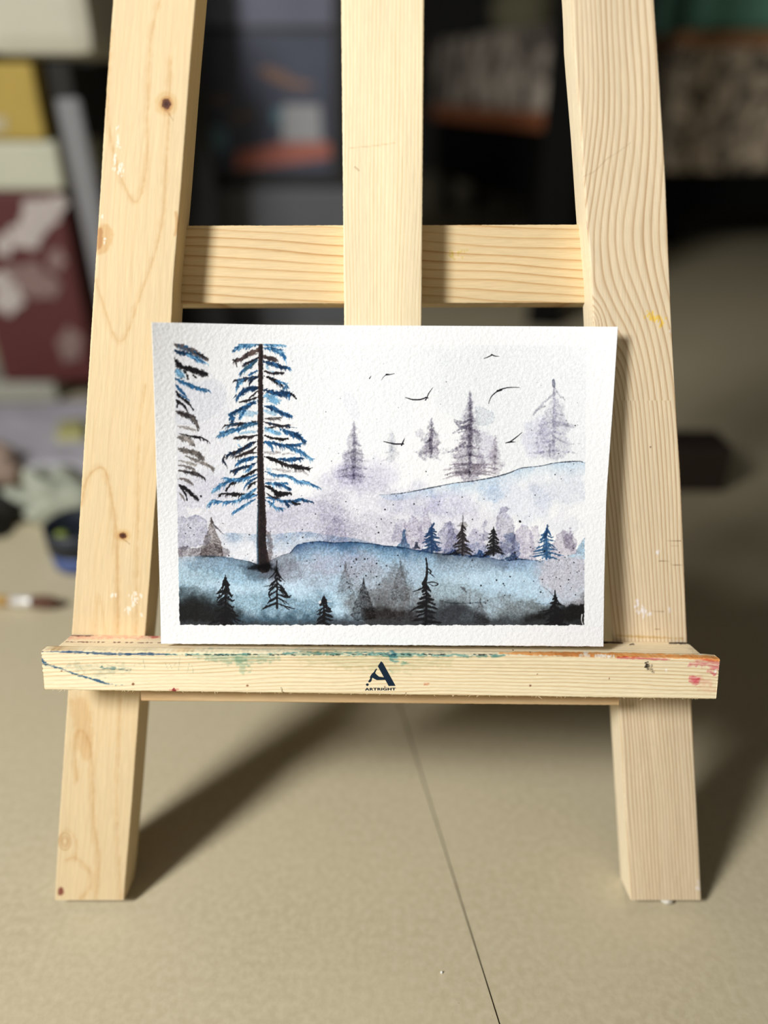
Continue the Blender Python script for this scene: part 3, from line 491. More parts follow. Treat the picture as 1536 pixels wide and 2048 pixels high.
# two tiles with the open joint between them
j0 = floor_at(1001, 2052); j1 = floor_at(801, 1415); jd = (j1-j0)/np.linalg.norm(j1-j0); jn = np.array([jd[1], -jd[0], 0])
ja = j0-jd*1.5; jb = j0+jd*6
g = .0004
bm = bmesh.new()
for s_ in (-1, 1):
    a, b_ = ja+jn*g*s_, jb+jn*g*s_; a2, b2 = a+jn*s_*5, b_+jn*s_*5; dn = np.array([0, 0, -.006])
    vs = [bm.verts.new(tuple(p)) for p in (a, b_, b2, a2, a+dn, b_+dn)]
    f1 = bm.faces.new(vs[:4] if s_ > 0 else vs[3::-1]); bm.faces.new([vs[0], vs[4], vs[5], vs[1]])
bmesh.ops.recalc_face_normals(bm, faces=bm.faces)
for f_ in bm.faces:
    if abs(f_.normal.z) > .9 and f_.normal.z < 0: f_.normal_flip()
me = bpy.data.meshes.new('floor'); bm.to_mesh(me); bm.free(); tag(link('floor', me, M_floor), kind='structure')
tag(slab('trim_1', -3.5, 3.5, -1.5, 5.5, -.02, -.0055, M_grout), kind='structure')   # bedding under the joint

# ================================================================ wood
def wood(kind, s, v, seed, px=None, py=None):
    """sRGB colour of planed pine. s across, v along (metres)"""
    fib = fbm(s*5200, v*120, seed, 3); fib2 = fbm(s*1500, v*25, seed+3, 3); big = fbm(s*60, v*9, seed+5, 2)
    P = {'honey': ((219, 197, 156), (196, 164, 118)), 'pale': ((238, 222, 186), (214, 182, 134)), 'grey': ((228, 210, 178), (184, 152, 114)), 'cross': ((222, 198, 154), (176, 128, 74)), 'apron': ((222, 192, 148), (196, 150, 98)), 'lip': ((236, 222, 187), (190, 154, 106))}[kind]
    a = np.array(P[0], float)/255; b = np.array(P[1], float)/255
    return a, b, fib, fib2, big
def mixc(a, b, t): return a*(1-t[..., None])+b*t[..., None]
def ringline(r, sharp=5, soft=.14):
    f = r-np.floor(r); return np.where(f < 1-soft, np.clip(f/(1-soft), 0, 1)**sharp, (1-f)/soft)

def sint(y, a, b): return sum(np.interp(y+o, a, b) for o in (-70, -47, -23, 0, 23, 47, 70))/7
def wood_cols(kind, face, s, v, u, w_, seed):
    px, py = proj_uvw(u, v, w_)
    a, b, fib, fib2, big = wood(kind, s, v, seed)
    if kind == 'honey':      # left leg: plain-sawn, faint cathedrals drawn on top
        r = s*330+big*1.2+fbm(s*30, v*14, seed+9, 2)*1.5
        t = ringline(r, 3)*.16+.16*fib2+.10*fib+.12*big
    elif kind == 'pale':
        r = s*620+fbm(s*30, v*10, seed+9, 2)*.9+.5*np.sin(v*9)
        t = ringline(r, 4)*(.5+.25*lattice(s*200, v*6, seed+2))+.06*fib2
    elif kind == 'grey':     # right leg: growth rings sweeping round a knot
        D = sint(py, [0, 200, 320, 420, 490, 550, 620, 700, 800, 1000, 1300, 1800], [0, 2, -10, -24, -30, -22, 2, 24, 36, 40, 44, 50])
        ax = np.interp(py, [0, 640, 1277, 1800], [1146, 1187, 1226, 1262]); sc = np.interp(py, [0, 1800], [1.115, .91])
        q = (px-ax)/sc
        wgt = np.exp(-np.clip(q-20, 0, 999)/260)
        q2 = q-D*wgt+sint(py, [0, 350, 520, 640, 1300], [0, 14, 30, 18, 0])*(1-q/150)
        k_ = np.hypot((px-1180)/26, (py-652)/46)         # knot swirl at the inner edge
        sp = np.interp(q, [0, 40, 75, 110, 150], [8.0, 8.5, 13, 12.5, 10]) ; sp = np.where(py > 800, 8.6, sp)
        cum = np.where(py > 800, q2/8.6, np.interp(q2, [-60, 0, 40, 75, 110, 150, 200], [-7.5, 0, 5, 8.6, 11.4, 14.6, 19]))
        r = cum+.28*fbm(s*60, v*18, seed+9, 2)
        near = np.exp(-(k_/1.6)**2) if face == 'front' else 0*k_
        r = r*(1-near)+k_*6*near
        if face != 'front': r = s*500+.6*big
        t = ringline(r, 3.8)*(.85+.3*lattice(r*.7, v*9, seed+1))+.06*fib2
        t = t*np.where(py > 1277, 1.2, 1)
        if face != 'front': t = t*.3; a = np.array((246, 232, 200))/255.  # paler side faces: the light falling on them put into the colour
    elif kind == 'cross':
        r = (v*1.0+.05*u+.0009*fbm(u*9, v*60, seed, 2))*235+.22*fbm(u*18, v*60, seed+4, 2)
        t = ringline(r, 7, .07)*.85*(.8+.35*lattice(r*.9, u*9, seed+1))+.06*fbm(u*160, v*4000, seed, 3)
        fib = fbm(u*120, v*5200, seed, 3); px0 = px
    elif kind == 'apron':
        t = np.clip(.25+.5*fbm(u*14, v*220, seed, 3), 0, 1)*.7; fib = fbm(u*120, v*5200, seed, 3)
    elif kind == 'lip':
        r = (v-.0010*np.sin(u*9+1)+.02*u*np.clip(u*6, -.4, 1)+.0004*fbm(u*30, v*200, seed, 2))*560+.35*fbm(u*20, v*80, seed+4, 2)
        t = ringline(r, 4, .16)*.75*(.75+.5*lattice(r*.8, u*8, seed+1))
        fib = fbm(u*260, v*5200, seed, 3)
    t = np.clip(t, 0, 1)
    c = mixc(a, b, t)*(1+.035*fib[..., None]+.025*big[..., None])
    return c, px, py

M_wood = mat_pigment('planed_pine', .62, 700, .00006, (1, 1, .06), .25, 4, .00010)
M_woodh = mat_pigment('planed_pine_cross', .62, 700, .00006, (.06, 1, 1), .25, 4, .00010)
M_rough = mat_pigment('sawn_pine', .7, 900, .00016, (.16, 1, 1), .22, 5, .00012)

def beam(name, kind, L, R, v, w0, w1, seed, parent, mat, overlay=None, ds=.00028, dv=.0005, axis='v', jitter=.00006, bevel=.0006, wl=None):
    """a squared timber: L, R = u (or v) of its two edges at stations `v` along it. w0 front, w1 back; front finely meshed and coloured"""
    n = max(2, int(abs(v[-1]-v[0])/dv)); t = np.linspace(v[0], v[-1], n)
    Le = np.interp(t, v, L); Re = np.interp(t, v, R)
    rsn = lambda k: fbm(t*900, t*0+k, seed+k, 2)*jitter
    wid = float(np.mean(Re-Le)); dep = abs(w0-w1)
    nf = max(4, int(wid/ds)); nsd = max(4, int(dep/(ds*1.6)))
    fr = np.linspace(0, 1, nf+1); sd = np.linspace(0, 1, nsd+1)[1:]
    # ring: front left->right, right side front->back, back right->left (coarse), left side back->front
    U, W, S, tag_ = [], [], [], []
    ec = lambda f, length: np.sqrt(np.clip(1-((length-np.minimum(np.minimum(f*length, (1-f)*length), length))/length)**2, 0, 1))
    for f in fr:
        e = min(f, 1-f)*wid; drop = bevel*(1-min(1, e/bevel))**2*.6
        U.append(Le+(Re-Le)*f+(rsn(1) if f == 0 else rsn(2) if f == 1 else 0)); W.append(np.full(n, w0-drop)); S.append(f*wid); tag_.append(0)
    for f in sd:
        U.append(Re+rsn(2)*(1-f)); W.append(np.full(n, w0-bevel*.6+(w1-w0+bevel*.6)*f)); S.append(wid+f*dep); tag_.append(1)
    for f in (.75, .5, .25, 0):
        U.append(Le+(Re-Le)*f); W.append(np.full(n, w1)); S.append(wid+dep+f*wid); tag_.append(2)
    for f in sd[::-1][1:]:
        U.append(Le+rsn(1)*(1-f)); W.append(np.full(n, w0-bevel*.6+(w1-w0+bevel*.6)*f)); S.append(-f*dep); tag_.append(3)
    U = np.array(U).T; W = np.array(W).T; T = np.repeat(t[:, None], U.shape[1], 1); S = np.repeat(np.array(S)[None], n, 0); tg = np.array(tag_)
    if axis == 'v': uu, vv = U, T
    else: uu, vv = T, U
    col = np.zeros(U.shape+(3,))
    for fc in range(4):
        k = tg == fc
        c, px, py = wood_cols(kind, 'front' if fc == 0 else 'side', S[:, k], T[:, k] if axis == 'v' else vv[:, k], uu[:, k], W[:, k], seed)
        if overlay is not None and fc == 0: c = c*overlay.sample(px, py)
        if overlay is not None and fc != 0 and kind == 'lip': c = c*overlay.sample(px, py)
        col[:, k] = c
    V = np.stack([uu, -W, vv], -1).reshape(-1, 3); nu = U.shape[1]
    Q = grid_quads(nu, n, wrap=True)
    # end caps: strips between the front row and the back
    caps = []
    for row, flip in ((0, True), (n-1, False)):
        idx = row*nu+np.arange(nu); m_ = nu//2
        for i in range(m_-1+0):
            a_, b_, c_, d_ = idx[i], idx[i+1], idx[nu-2-i], idx[nu-1-i]
            if i+1 >= nu-2-i: break
            caps.append((a_, b_, c_, d_) if flip else (d_, c_, b_, a_))
    Q = np.vstack([Q, np.array(caps, np.int32)])
    if axis == 'v': Q = Q[:, ::1]
    me = mesh_np(name, V, Q, lin(col.reshape(-1, 3))*.86/ .86, False)
    return link(name, me, mat, parent)

# ---- marks on the legs and bars, in frame units
def leg_marks():
    c = Canvas(60, -60, 1480, 1840, 1.25, (1, 1, 1)); TAN = (214, 178, 134)
    def arc(pts, w, al):
        c.stroke(pts, w*1.5, TAN, al*.36, 'mul', soft=12, rough=3, cell=14); c.stroke([(x+2, y) for x, y in pts], w*.5, (216, 182, 140), al*.42, 'mul', soft=3.5, rough=1.5, cell=9)
    arc([(222, 60), (216, 150), (215, 240), (232, 330), (255, 388), (268, 404), (280, 390), (292, 320), (294, 200), (300, 80), (318, 0)], 6, .55)
    arc([(190, 560), (205, 610), (222, 660), (236, 682), (252, 668), (276, 600), (310, 500), (326, 420), (330, 340), (336, 240), (340, 120)], 6, .5)
    arc([(160, 1010), (172, 960), (194, 936), (210, 945), (222, 1000), (231, 1060), (233, 1120), (234, 1266)], 7, .6)
    arc([(290, 770), (278, 860), (274, 960), (274, 1060), (270, 1266)], 5, .45)
    arc([(188, 1266), (196, 1190), (210, 1266)], 4, .3)
    arc([(152, 1560), (148, 1490), (160, 1460), (180, 1500), (186, 1640), (196, 1720), (190, 1796)], 7, .5)
    arc([(132, 1720), (150, 1716), (176, 1740), (180, 1770), (160, 1798)], 6, .5); arc([(112, 1690), (130, 1660), (150, 1680), (150, 1720)], 4, .5)
    arc([(240, 1400), (236, 1500), (232, 1640), (240, 1797)], 5, .4)
    c.poly([(140, 1400), (170, 1395), (186, 1450), (180, 1520), (156, 1500)], (238, 214, 186), .5, soft=14, rough=5)
    for x, y, rx, ry in [(333, 208, 9.5, 10.5), (246, 1071, 7, 5.5)]:
        el = lambda k: [(x+rx*k*math.cos(q), y+ry*k*math.sin(q)) for q in np.linspace(0, 6.28, 11)[:-1]]
        c.poly(el(2.4), (246, 236, 218), .9, soft=7, rough=2); c.poly(el(1.5), (232, 208, 180), .8, soft=4)
        c.poly(el(1), (112, 74, 66), .95, soft=2, rough=1.5, cell=4); c.poly(el(.45), (140, 110, 110), .7, soft=3)
        c.stroke([(x-3, y+ry), (x+6, y+ry*2), (x+14, y+ry*3.2)], [1, 1.4, .8], (150, 104, 80), .6, 'mul', soft=1.2)
    c.poly([(190, 462), (204, 450), (218, 452), (226, 470), (218, 500), (192, 506)], (236, 214, 184), .7, soft=8, rough=3); c.poly([(194, 458), (204, 456), (206, 474), (202, 496), (194, 496)], (206, 170, 136), .65, soft=5, rough=2)
    c.stroke([(352, 425), (355, 450), (350, 470)], [5, 9, 4], (214, 176, 130), .6, 'mul', soft=6)
    for k in (1, .66, .4): c.stroke([(130+12*k*math.cos(q), 1683+17*k*math.sin(q)) for q in np.linspace(0, 6.28, 12)], 1.6, (196, 160, 116), .7, 'mul', soft=2.2)
    c.poly([(116, 1778), (124, 1776), (128, 1786), (118, 1790)], (130, 60, 60), .8, soft=3, rough=2, cell=4)
    # white primer flecks (lift back to near white)
    W_ = (1.0, 1.05, 1.12)
    rs = np.random.RandomState(4)
    def fleck(x, y, rx, ry, n):
        for i in range(n):
            a, b = rs.normal(x, rx), rs.normal(y, ry); c.stroke([(a, b), (a+rs.uniform(-2, 2), b+rs.uniform(-1, 5))], [2.4, 1.4], (255, 255, 255), .9, 'mix', soft=1, rough=.7, cell=2)
            c.stroke([(a+.4, b+.4), (a+.4, b+3)], 1.6, (1.14, 1.22, 1.45), .0, 'mix')
    return c, fleck
OV, _fl = leg_marks()
# flecks of paint stand out from the wood: tint above 1 lifts the pine to white
def lift(c, pts_list, col, al=1):
    for (x, y, rx, ry, n) in pts_list:
        rs = np.random.RandomState(int(x*3+y))
        for i in range(n):
            a, b = rs.normal(x, rx), rs.normal(y, ry); p = [(a, b), (a+rs.uniform(-1.5, 1.5), b+rs.uniform(1, 5))]
            bx = c.box(a-6, b-6, a+8, b+12)
            if bx is None: continue
            sj, si, X, Y = bx; (ax, ay), (dx, dy) = p[0], (p[1][0]-p[0][0], p[1][1]-p[0][1])
            t = np.clip(((X-ax)*dx+(Y-ay)*dy)/(dx*dx+dy*dy), 0, 1); d = np.hypot(X-ax-t*dx, Y-ay-t*dy)
            m = (smooth((1.5-d)/1+.5+.6*fbm(X/1.6, Y/1.6, i+3, 2))*al)[..., None]
            c.a[sj, si] = c.a[sj, si]*(1-m)+np.array(col)*m
lift(OV, [(235, 254, .8, 1, 2), (237, 285, 1.5, 8, 8), (240, 335, 3, 9, 12), (230, 318, 1.5, 12, 8), (205, 430, .8, 1, 2), (209, 480, .6, 8, 3), (226, 1188, 4, 2, 5), (270, 1193, 4, 8, 22), (256, 1220, 4, 4, 9), (283, 1228, 1, 3, 3), (283, 1190, 4, 1, 3),
          (1274, 1208, 3, 6, 12), (1284, 1220, 5, 3, 16), (1296, 1228, 4, 3, 6), (1339, 1218, 2, 5, 3), (1316, 1103, 1.2, 5, 4), (1396, 1770, 1.5, 10, 6), (1340, 660, 1, 5, 2)], (1.07, 1.14, 1.34), .85)
lift(OV, [(1302, 630, 6, 5, 20), (1316, 636, 7, 4, 20), (1322, 646, 3, 5, 8)], (1.06, .97, .50), .75)
lift(OV, [(905, 506, 5, 6, 9), (925, 506, 5, 4, 8)], (.92, .92, .62), .6)
OV.stroke([(1165, 354), (1190, 342), (1214, 318), (1235, 305), (1262, 285)], [1.5, 2, 1.8, 1.2, 1], (150, 130, 120), .25, 'mul', soft=1.5, rough=.5)
for p in [[(1335, 1081), (1362, 1082)], [(1342, 1091), (1358, 1091)], [(1318, 1122), (1340, 1123)], [(1340, 1129), (1366, 1131)], [(1304, 1222), (1328, 1223)], [(1310, 1258), (1320, 1259)]]:
    OV.stroke(p, 1.1, (120, 100, 80), .6, 'mul', soft=1, sm=False)
OV.stroke([(1172, 445), (1173, 458)], 4, (170, 140, 190), .6, 'mul', soft=2); OV.dot(1301, 894, 1.6, (80, 50, 40), .8)
OV.stroke([(700, 296), (745, 292), (790, 286)], [1, 1.5, 1], (200, 180, 150), .5, 'mul', soft=2)
OV.stroke([(710, 334), (718, 341)], 2, (150, 130, 110), .6, 'mul', soft=1.5)
OV.stroke([(1232, 1271), (1290, 1274), (1368, 1277)], [3, 4, 2], (226, 206, 160), .8, 'mul', soft=2, rough=1)

easel = empty('tabletop_easel', tuple(ORG), (-LEAN, 0, 0))
tag(easel, 'pale pine wooden easel standing on the floor with paint smears on its ledge', 'easel')
def edge(pts):
    p = np.array(pts, float); u, v = unproj(p[:, 0], p[:, 1]); k = np.argsort(v); return u[k], v[k]
def leg(name, Lp, Rp, kind, seed, vtop=.56):
    uL, vL = edge(Lp); uR, vR = edge(Rp); vs = np.linspace(0, vtop, 60)
    def ext(u, v):   # follow the photo's edge, then continue straight above the frame
        s_ = (u[-1]-u[0])/(v[-1]-v[0]); return np.where(vs <= v[-1], np.interp(vs, v, u), u[-1]+s_*(vs-v[-1]))
    return beam(name, kind, ext(uL, vL), ext(uR, vR), vs, 0, -LEG_T, seed, easel, M_wood, OV)
leg('leg', [(226.5, 0), (215.6, 140), (206, 290), (200, 390), (186, 600), (171, 839), (155.6, 1089), (143.6, 1263), (136, 1382), (118, 1650), (110, 1797)],
    [(392, 0), (380, 140), (364, 360), (347, 562), (344, 640), (311, 1010), (301, 1147), (291.6, 1263), (281, 1383), (265, 1600), (248, 1797)], 'honey', 11)
leg('leg', [(1145, 0), (1147, 78), (1161, 250), (1172, 422), (1184, 562), (1187, 640), (1225.6, 1277), (1238, 1401), (1262, 1800)],
    [(1308, 0), (1319, 156), (1330, 328), (1336, 469), (1343, 640), (1354, 839), (1362, 959), (1374, 1267), (1383, 1400), (1402.5, 1800)], 'grey', 23)
# apron under the tray, between the legs
ua, va = unproj(np.array([281.5, 1237, 281.5, 1237]), np.array([1360., 1374, 1402, 1411]), .0125)
us = np.linspace(ua[2], ua[3], 30); va_top = va[:2].mean()+.004
beam('apron', 'apron', np.interp(us, [ua[2], ua[3]], [va[2], va[3]]), np.interp(us, [ua[0], ua[1]], [va[0]+.001, va[1]+.001]), us, .0125, -.004, 43, easel, M_woodh, None, axis='u')

# centre post runs from the apron up past the frame
uL, vL = edge([(683, 0), (685, 320), (688, 640), (691, 900)]); uR, vR = edge([(848, 0), (846, 320), (844, 640), (841, 900)])
vs = np.linspace(float(va_top), .58, 40); fit = lambda u, v: np.polyval(np.polyfit(v, u, 1), vs)
beam('centre_post', 'pale', fit(uL, vL), fit(uR, vR), vs, 0, -LEG_T, 37, easel, M_wood, OV)
# crossbar behind the legs
ub, vb = unproj(np.array([378., 1150, 365, 1163]), np.array([451., 449, 608, 606]), -.0145)
us = np.linspace(ub[2]-.03, ub[3]+.03, 30)
beam('crossbar', 'cross', np.interp(us, [ub[2], ub[3]], [vb[2], vb[3]]), np.interp(us, [ub[0], ub[1]], [vb[0], vb[1]]), us, -.0145, -.036, 41, easel, M_woodh, OV, axis='u')
# ---- ledge: tray board and front lip
LW = .023
def ledge_marks():
    c = Canvas(60, 1240, 1460, 1430, 1.6, (1, 1, 1))
    c.gs = (10, 1.3); rs = np.random.RandomState(8)
    def smear(pts, w, col, al, n=1, soft=3, rough=3, cell=6, gran=.9): c.stroke(pts, w, col, al*(.6 if soft >= 5 else .85), 'mul', soft=soft, rough=rough, cell=cell, gran=gran)
    smear([(84, 1303), (150, 1304), (230, 1308), (300, 1308), (350, 1309)], [2, 4, 4.5, 4, 1.5], (44, 84, 150), .95, soft=1.5, rough=1.2, gran=.4)
    smear([(82, 1318), (92, 1328), (115, 1335), (150, 1348), (185, 1358), (215, 1367), (245, 1370)], [7, 6, 3, 3, 4, 2.5, 1], (50, 100, 160), .85, soft=1.5, rough=1.6, cell=4)
    smear([(140, 1330), (200, 1340), (260, 1336)], [10, 22, 8], (150, 178, 180), .45, soft=10, rough=8); smear([(200, 1335), (230, 1337), (260, 1340)], [2, 3, 1], (70, 130, 160), .6, soft=2)
    smear([(390, 1312), (440, 1316), (490, 1318), (560, 1316)], [4, 14, 24, 8], (120, 180, 180), .6, soft=9, rough=6); smear([(480, 1318), (490, 1340), (500, 1336)], [18, 14, 3], (130, 190, 186), .6, soft=8, rough=6)
    smear([(330, 1309), (480, 1309), (640, 1307), (760, 1309), (900, 1311), (1010, 1312)], [2, 3, 6, 8, 6, 3], (96, 168, 190), .8, soft=2.5, rough=1.8)
    smear([(380, 1302), (430, 1297), (500, 1299), (600, 1300), (700, 1299), (800, 1301), (900, 1304)], [2, 3, 4, 8, 6, 8, 3], (190, 206, 214), .6, soft=4, rough=2)
    smear([(600, 1315), (700, 1322), (820, 1328), (900, 1325)], [16, 28, 30, 12], (186, 206, 180), .4, soft=14, rough=9)
    smear([(782, 1308), (790, 1318), (796, 1322)], [14, 14, 5], (84, 170, 214), .75, soft=4, rough=3); smear([(806, 1328), (820, 1327)], [5, 3], (110, 184, 196), .6); smear([(780, 1340), (786, 1346)], [5, 3], (140, 204, 204), .6)
    smear([(850, 1366), (856, 1368)], [5, 3], (224, 150, 130), .6, soft=2)
    for x in np.arange(330, 1000, 11):
        if rs.rand() < .6: c.stroke([(x, 1309+rs.uniform(-1, 1)), (x+rs.uniform(3, 12), 1310+rs.uniform(-1, 1))], rs.uniform(.8, 2.2), (30, 40, 50), .8, 'mul', soft=1, rough=.6, cell=3)
    smear([(1000, 1306), (1080, 1307), (1180, 1309), (1280, 1311), (1360, 1313), (1436, 1317)], [3, 7, 9, 9, 8, 11], (250, 178, 112), 1, soft=2, rough=1.2, gran=.25)
    smear([(1235, 1315), (1290, 1317), (1340, 1319)], [4, 5, 2], (226, 110, 150), .8, soft=2, rough=1.2, gran=.4)
    smear([(1380, 1330), (1410, 1326), (1438, 1330)], [4, 16, 20], (226, 110, 150), .85, soft=5, rough=4); smear([(1416, 1342), (1432, 1346)], [4, 8], (226, 110, 150), .7, soft=4, rough=3)
    smear([(1386, 1358), (1394, 1361)], [16, 14], (232, 110, 150), .85, soft=4, rough=3); smear([(1400, 1362), (1420, 1366)], [14, 10], (240, 170, 180), .55, soft=8, rough=5); smear([(1400, 1378), (1430, 1382)], [6, 8], (244, 196, 190), .5, soft=6, rough=4)
    smear([(1294, 1328), (1296, 1336), (1300, 1336)], [8, 9, 5], (50, 48, 46), .9, soft=1.5, rough=2.4, cell=3); smear([(1303, 1328), (1304, 1340), (1309, 1344)], [3, 4, 2], (70, 64, 60), .8, soft=1.5, rough=2, cell=3)
    for x, y, r in [(266, 1368, 2.6), (495, 1371, 2), (1061, 1371, 2), (1219, 1357, 1.4), (1075, 1348, 1.2), (123, 1342, 1.4), (770, 1373, 1.4), (812, 1386, 1)]: c.dot(x, y, r, (120, 70, 50), .8)
    c.dot(348, 1380, 4, (150, 40, 60), .85); smear([(338, 1380), (356, 1381)], [3, 3], (220, 120, 120), .6, soft=2)
    c.stroke([(563, 1375), (567, 1385), (580, 1386)], [1.4, 2, 1], (90, 80, 60), .8, 'mul', soft=1)
    for x in np.arange(150, 420, 9):
        if rs.rand() < .5: c.stroke([(x, 1326+rs.uniform(-12, 20)), (x+rs.uniform(2, 7), 1326+rs.uniform(-12, 20))], 1, (110, 150, 160), .4, 'mul', soft=1.2)
    # on the tray
    smear([(142, 1270), (165, 1271), (188, 1271)], [3, 4.5, 1.5], (70, 40, 56), .95, soft=1.2, rough=.8, gran=.3)
    smear([(140, 1275), (200, 1273), (260, 1274), (322, 1275)], [7, 9, 6, 3], (244, 190, 192), .65, soft=4, rough=2.5); smear([(285, 1272), (320, 1274)], [2, 3], (200, 110, 120), .7, soft=2)
    for x in np.arange(132, 320, 8):
        if rs.rand() < .65: c.stroke([(x, 1283.5+(x-132)*.012), (x+rs.uniform(2, 8), 1283.5+(x-132)*.012+rs.uniform(-.5, .6))], rs.uniform(.8, 1.8), (84, 44, 60), .8, 'mul', soft=1, rough=.4)
    for x in np.arange(520, 1200, 9):
        if rs.rand() < .6: c.stroke([(x, 1290+(x-520)*.005), (x+rs.uniform(3, 9), 1290+(x-520)*.005)], 1.4, (50, 44, 40), .75, 'mul', soft=1)  # shadow along the sheet's foot, painted as dark dashes
    smear([(1200, 1285), (1225, 1285), (1246, 1286)], [4, 4.5, 2], (44, 36, 40), .95, soft=1.2, rough=.8, gran=.2); smear([(1262, 1288), (1270, 1289)], [2, 1], (44, 36, 40), .8, soft=1.2)
    smear([(1340, 1286), (1360, 1286), (1382, 1287)], [3.6, 4.2, 3.6], (40, 34, 40), .97, soft=1.2, rough=.7, gran=.2)
    smear([(1380, 1298), (1398, 1304)], [6, 8], (200, 200, 196), .6, soft=5, rough=3)
    for x, y in [(222, 1268), (1026, 1300), (1060, 1304), (870, 1291)]: c.dot(x, y, 1.1, (60, 40, 40), .8)
    return c
LV = ledge_marks()
# the white and the orange-white scuffs on the lip edge
lift(LV, [(1165, 1309, 4, .4, 5), (1195, 1310, 10, .5, 14), (1215, 1311, 6, .5, 8), (1332, 1339, .6, .6, 2), (1431, 1340, .8, .8, 2), (1180, 1305, 10, .5, 4), (1400, 1305, 8, .4, 5)], (1.05, 1.12, 1.3), .9)
q = np.array([(82, 1301), (1440, 1317), (88, 1380), (1432, 1398.5)], float); ul, vl = unproj(q[:, 0], q[:, 1], LW)
us = np.linspace(min(ul[0], ul[2]), max(ul[1], ul[3]), 40)
# lip: slightly trapezoid ends are cut after building
lip = beam('ledge_lip', 'lip', np.interp(us, [ul[2], ul[3]], [vl[2], vl[3]]), np.interp(us, [ul[0], ul[1]], [vl[0], vl[1]]), us, LW, LW-.0062, 51, easel, M_rough, LV, axis='u', jitter=.00012, bevel=.0008, dv=.00045)
co = np.empty(len(lip.data.vertices)*3, np.float32); lip.data.vertices.foreach_get('co', co); co = co.reshape(-1, 3)
vt = np.interp(co[:, 0], [ul[0], ul[1]], [vl[0], vl[1]]); vbm = np.interp(co[:, 0], [ul[2], ul[3]], [vl[2], vl[3]])
f_ = np.clip((co[:, 2]-vbm)/(vt-vbm), 0, 1)
mid = (us[0]+us[-1])/2; hw = (us[-1]-us[0])/2
nl = ul[2]+(ul[0]-ul[2])*f_; nr = ul[3]+(ul[1]-ul[3])*f_
tt = (co[:, 0]-us[0])/(us[-1]-us[0]); co[:, 0] = nl+(nr-nl)*tt
co[:, 2] += -.00045*np.clip((tt-.985)/.015, 0, 1)*f_
lip.data.vertices.foreach_set('co', co.ravel()); lip.data.update()
# tray board: its top is flush with the lip's back edge
un, _ = unproj(np.array([116., 1402]), np.array([1293., 1306]), LW-.0062)
u0, u1 = un; vtop_ = lambda u: np.interp(u, [ul[0], ul[1]], [vl[0], vl[1]])-.0001
ntu, ntw = 900, 60
UU, WW = np.meshgrid(np.linspace(u0, u1, ntu), np.linspace(0.0002, LW-.0062, ntw)); VV = vtop_(UU)-.0001
gx, gy = proj_uvw(UU, VV, WW)
r_ = (WW+.0008*np.sin(UU*20)+.0005*fbm(UU*40, WW*200, 5, 2))*420
tcol = mixc(np.array((250, 236, 202))/255., np.array((220, 186, 140))/255., np.clip(ringline(r_, 3)*.5+.05, 0, 1))*(1+.04*fbm(UU*200, WW*4200, 8, 3)[..., None])*LV.sample(gx, gy)
nb = ntu*ntw
Vt = np.stack([UU, -WW, VV], -1).reshape(-1, 3); Vb = Vt.copy(); Vb[:, 2] -= .012
Qt = grid_quads(ntu, ntw); ring_ = np.concatenate([np.arange(ntu), np.arange(1, ntw)*ntu+ntu-1, (ntw-1)*ntu+np.arange(ntu-2, -1, -1), np.arange(ntw-2, 0, -1)*ntu])
Qs = np.stack([ring_, np.roll(ring_, -1), np.roll(ring_, -1)+nb, ring_+nb], -1)
Vall = np.vstack([Vt, Vb]); call = np.vstack([tcol.reshape(-1, 3)]*2)
link('ledge_tray', mesh_np('ledge_tray', Vall, np.vstack([Qt[:, ::-1], Qs, Qt+nb]), lin(call)), M_rough, easel)
# wood splinters along the rough lip edges
bm = bmesh.new(); rs = random.Random(5)
for i in range(70):
    top = rs.random() < .25; x = rs.uniform(us[0]+.004, us[-1]-.004); z = (np.interp(x, [ul[0], ul[1]], [vl[0], vl[1]]) if top else np.interp(x, [ul[2], ul[3]], [vl[2], vl[3]])); sg = 1 if top else -1
    ln = rs.uniform(.0006, .0018) if i > 6 else .003; a = rs.uniform(-1, 1); p0 = Vector((x, -LW+.0006, z)); p1 = p0+Vector((math.sin(a)*ln, -.0004, sg*ln*.45)); wd = .00011
    vv = [bm.verts.new(p0+Vector((-wd, 0, 0))), bm.verts.new(p0+Vector((wd, 0, 0))), bm.verts.new(p1), bm.verts.new(p0+Vector((0, wd*1.5, -sg*wd)))]
    bm.faces.new(vv[:3]); bm.faces.new([vv[1], vv[3], vv[2]]); bm.faces.new([vv[3], vv[0], vv[2]])
me = bpy.data.meshes.new('splinters'); bm.to_mesh(me); bm.free()
sp_ = link('splinters', me, mat_plain('torn_fibre', (.80, .68, .43), .8), easel); sp_['kind'] = 'stuff'

# ---- printed mark on the lip
M_ink = mat_plain('navy_print', (.006, .018, .038), .7, .4, 2500, spec=.2)
def lp(pts, w=LW+.00012):
    p = np.array([(660+x/6.982, 1280+y/6.982) for x, y in pts]); u, v = unproj(p[:, 0], p[:, 1], w); return [(a, -w, b) for a, b in zip(u, v)]
logo = empty('printed_mark'); logo.parent = easel
bm = bmesh.new()
def face(pts):
    f = bm.faces.new([bm.verts.new(p) for p in lp(pts)])
def outline(center, wid):
    P = catmull(center, 6); n_ = len(P); Wd = np.interp(np.linspace(0, 1, n_), np.linspace(0, 1, len(wid)), wid)/2; T = np.gradient(P, axis=0); T /= np.linalg.norm(T, axis=1)[:, None]; N_ = np.stack([-T[:, 1], T[:, 0]], 1)
    face(list(map(tuple, P+N_*Wd[:, None]))+list(map(tuple, (P-N_*Wd[:, None])[::-1])))
face([(712, 297), (735, 316), (914, 641), (818, 642), (667, 366)])
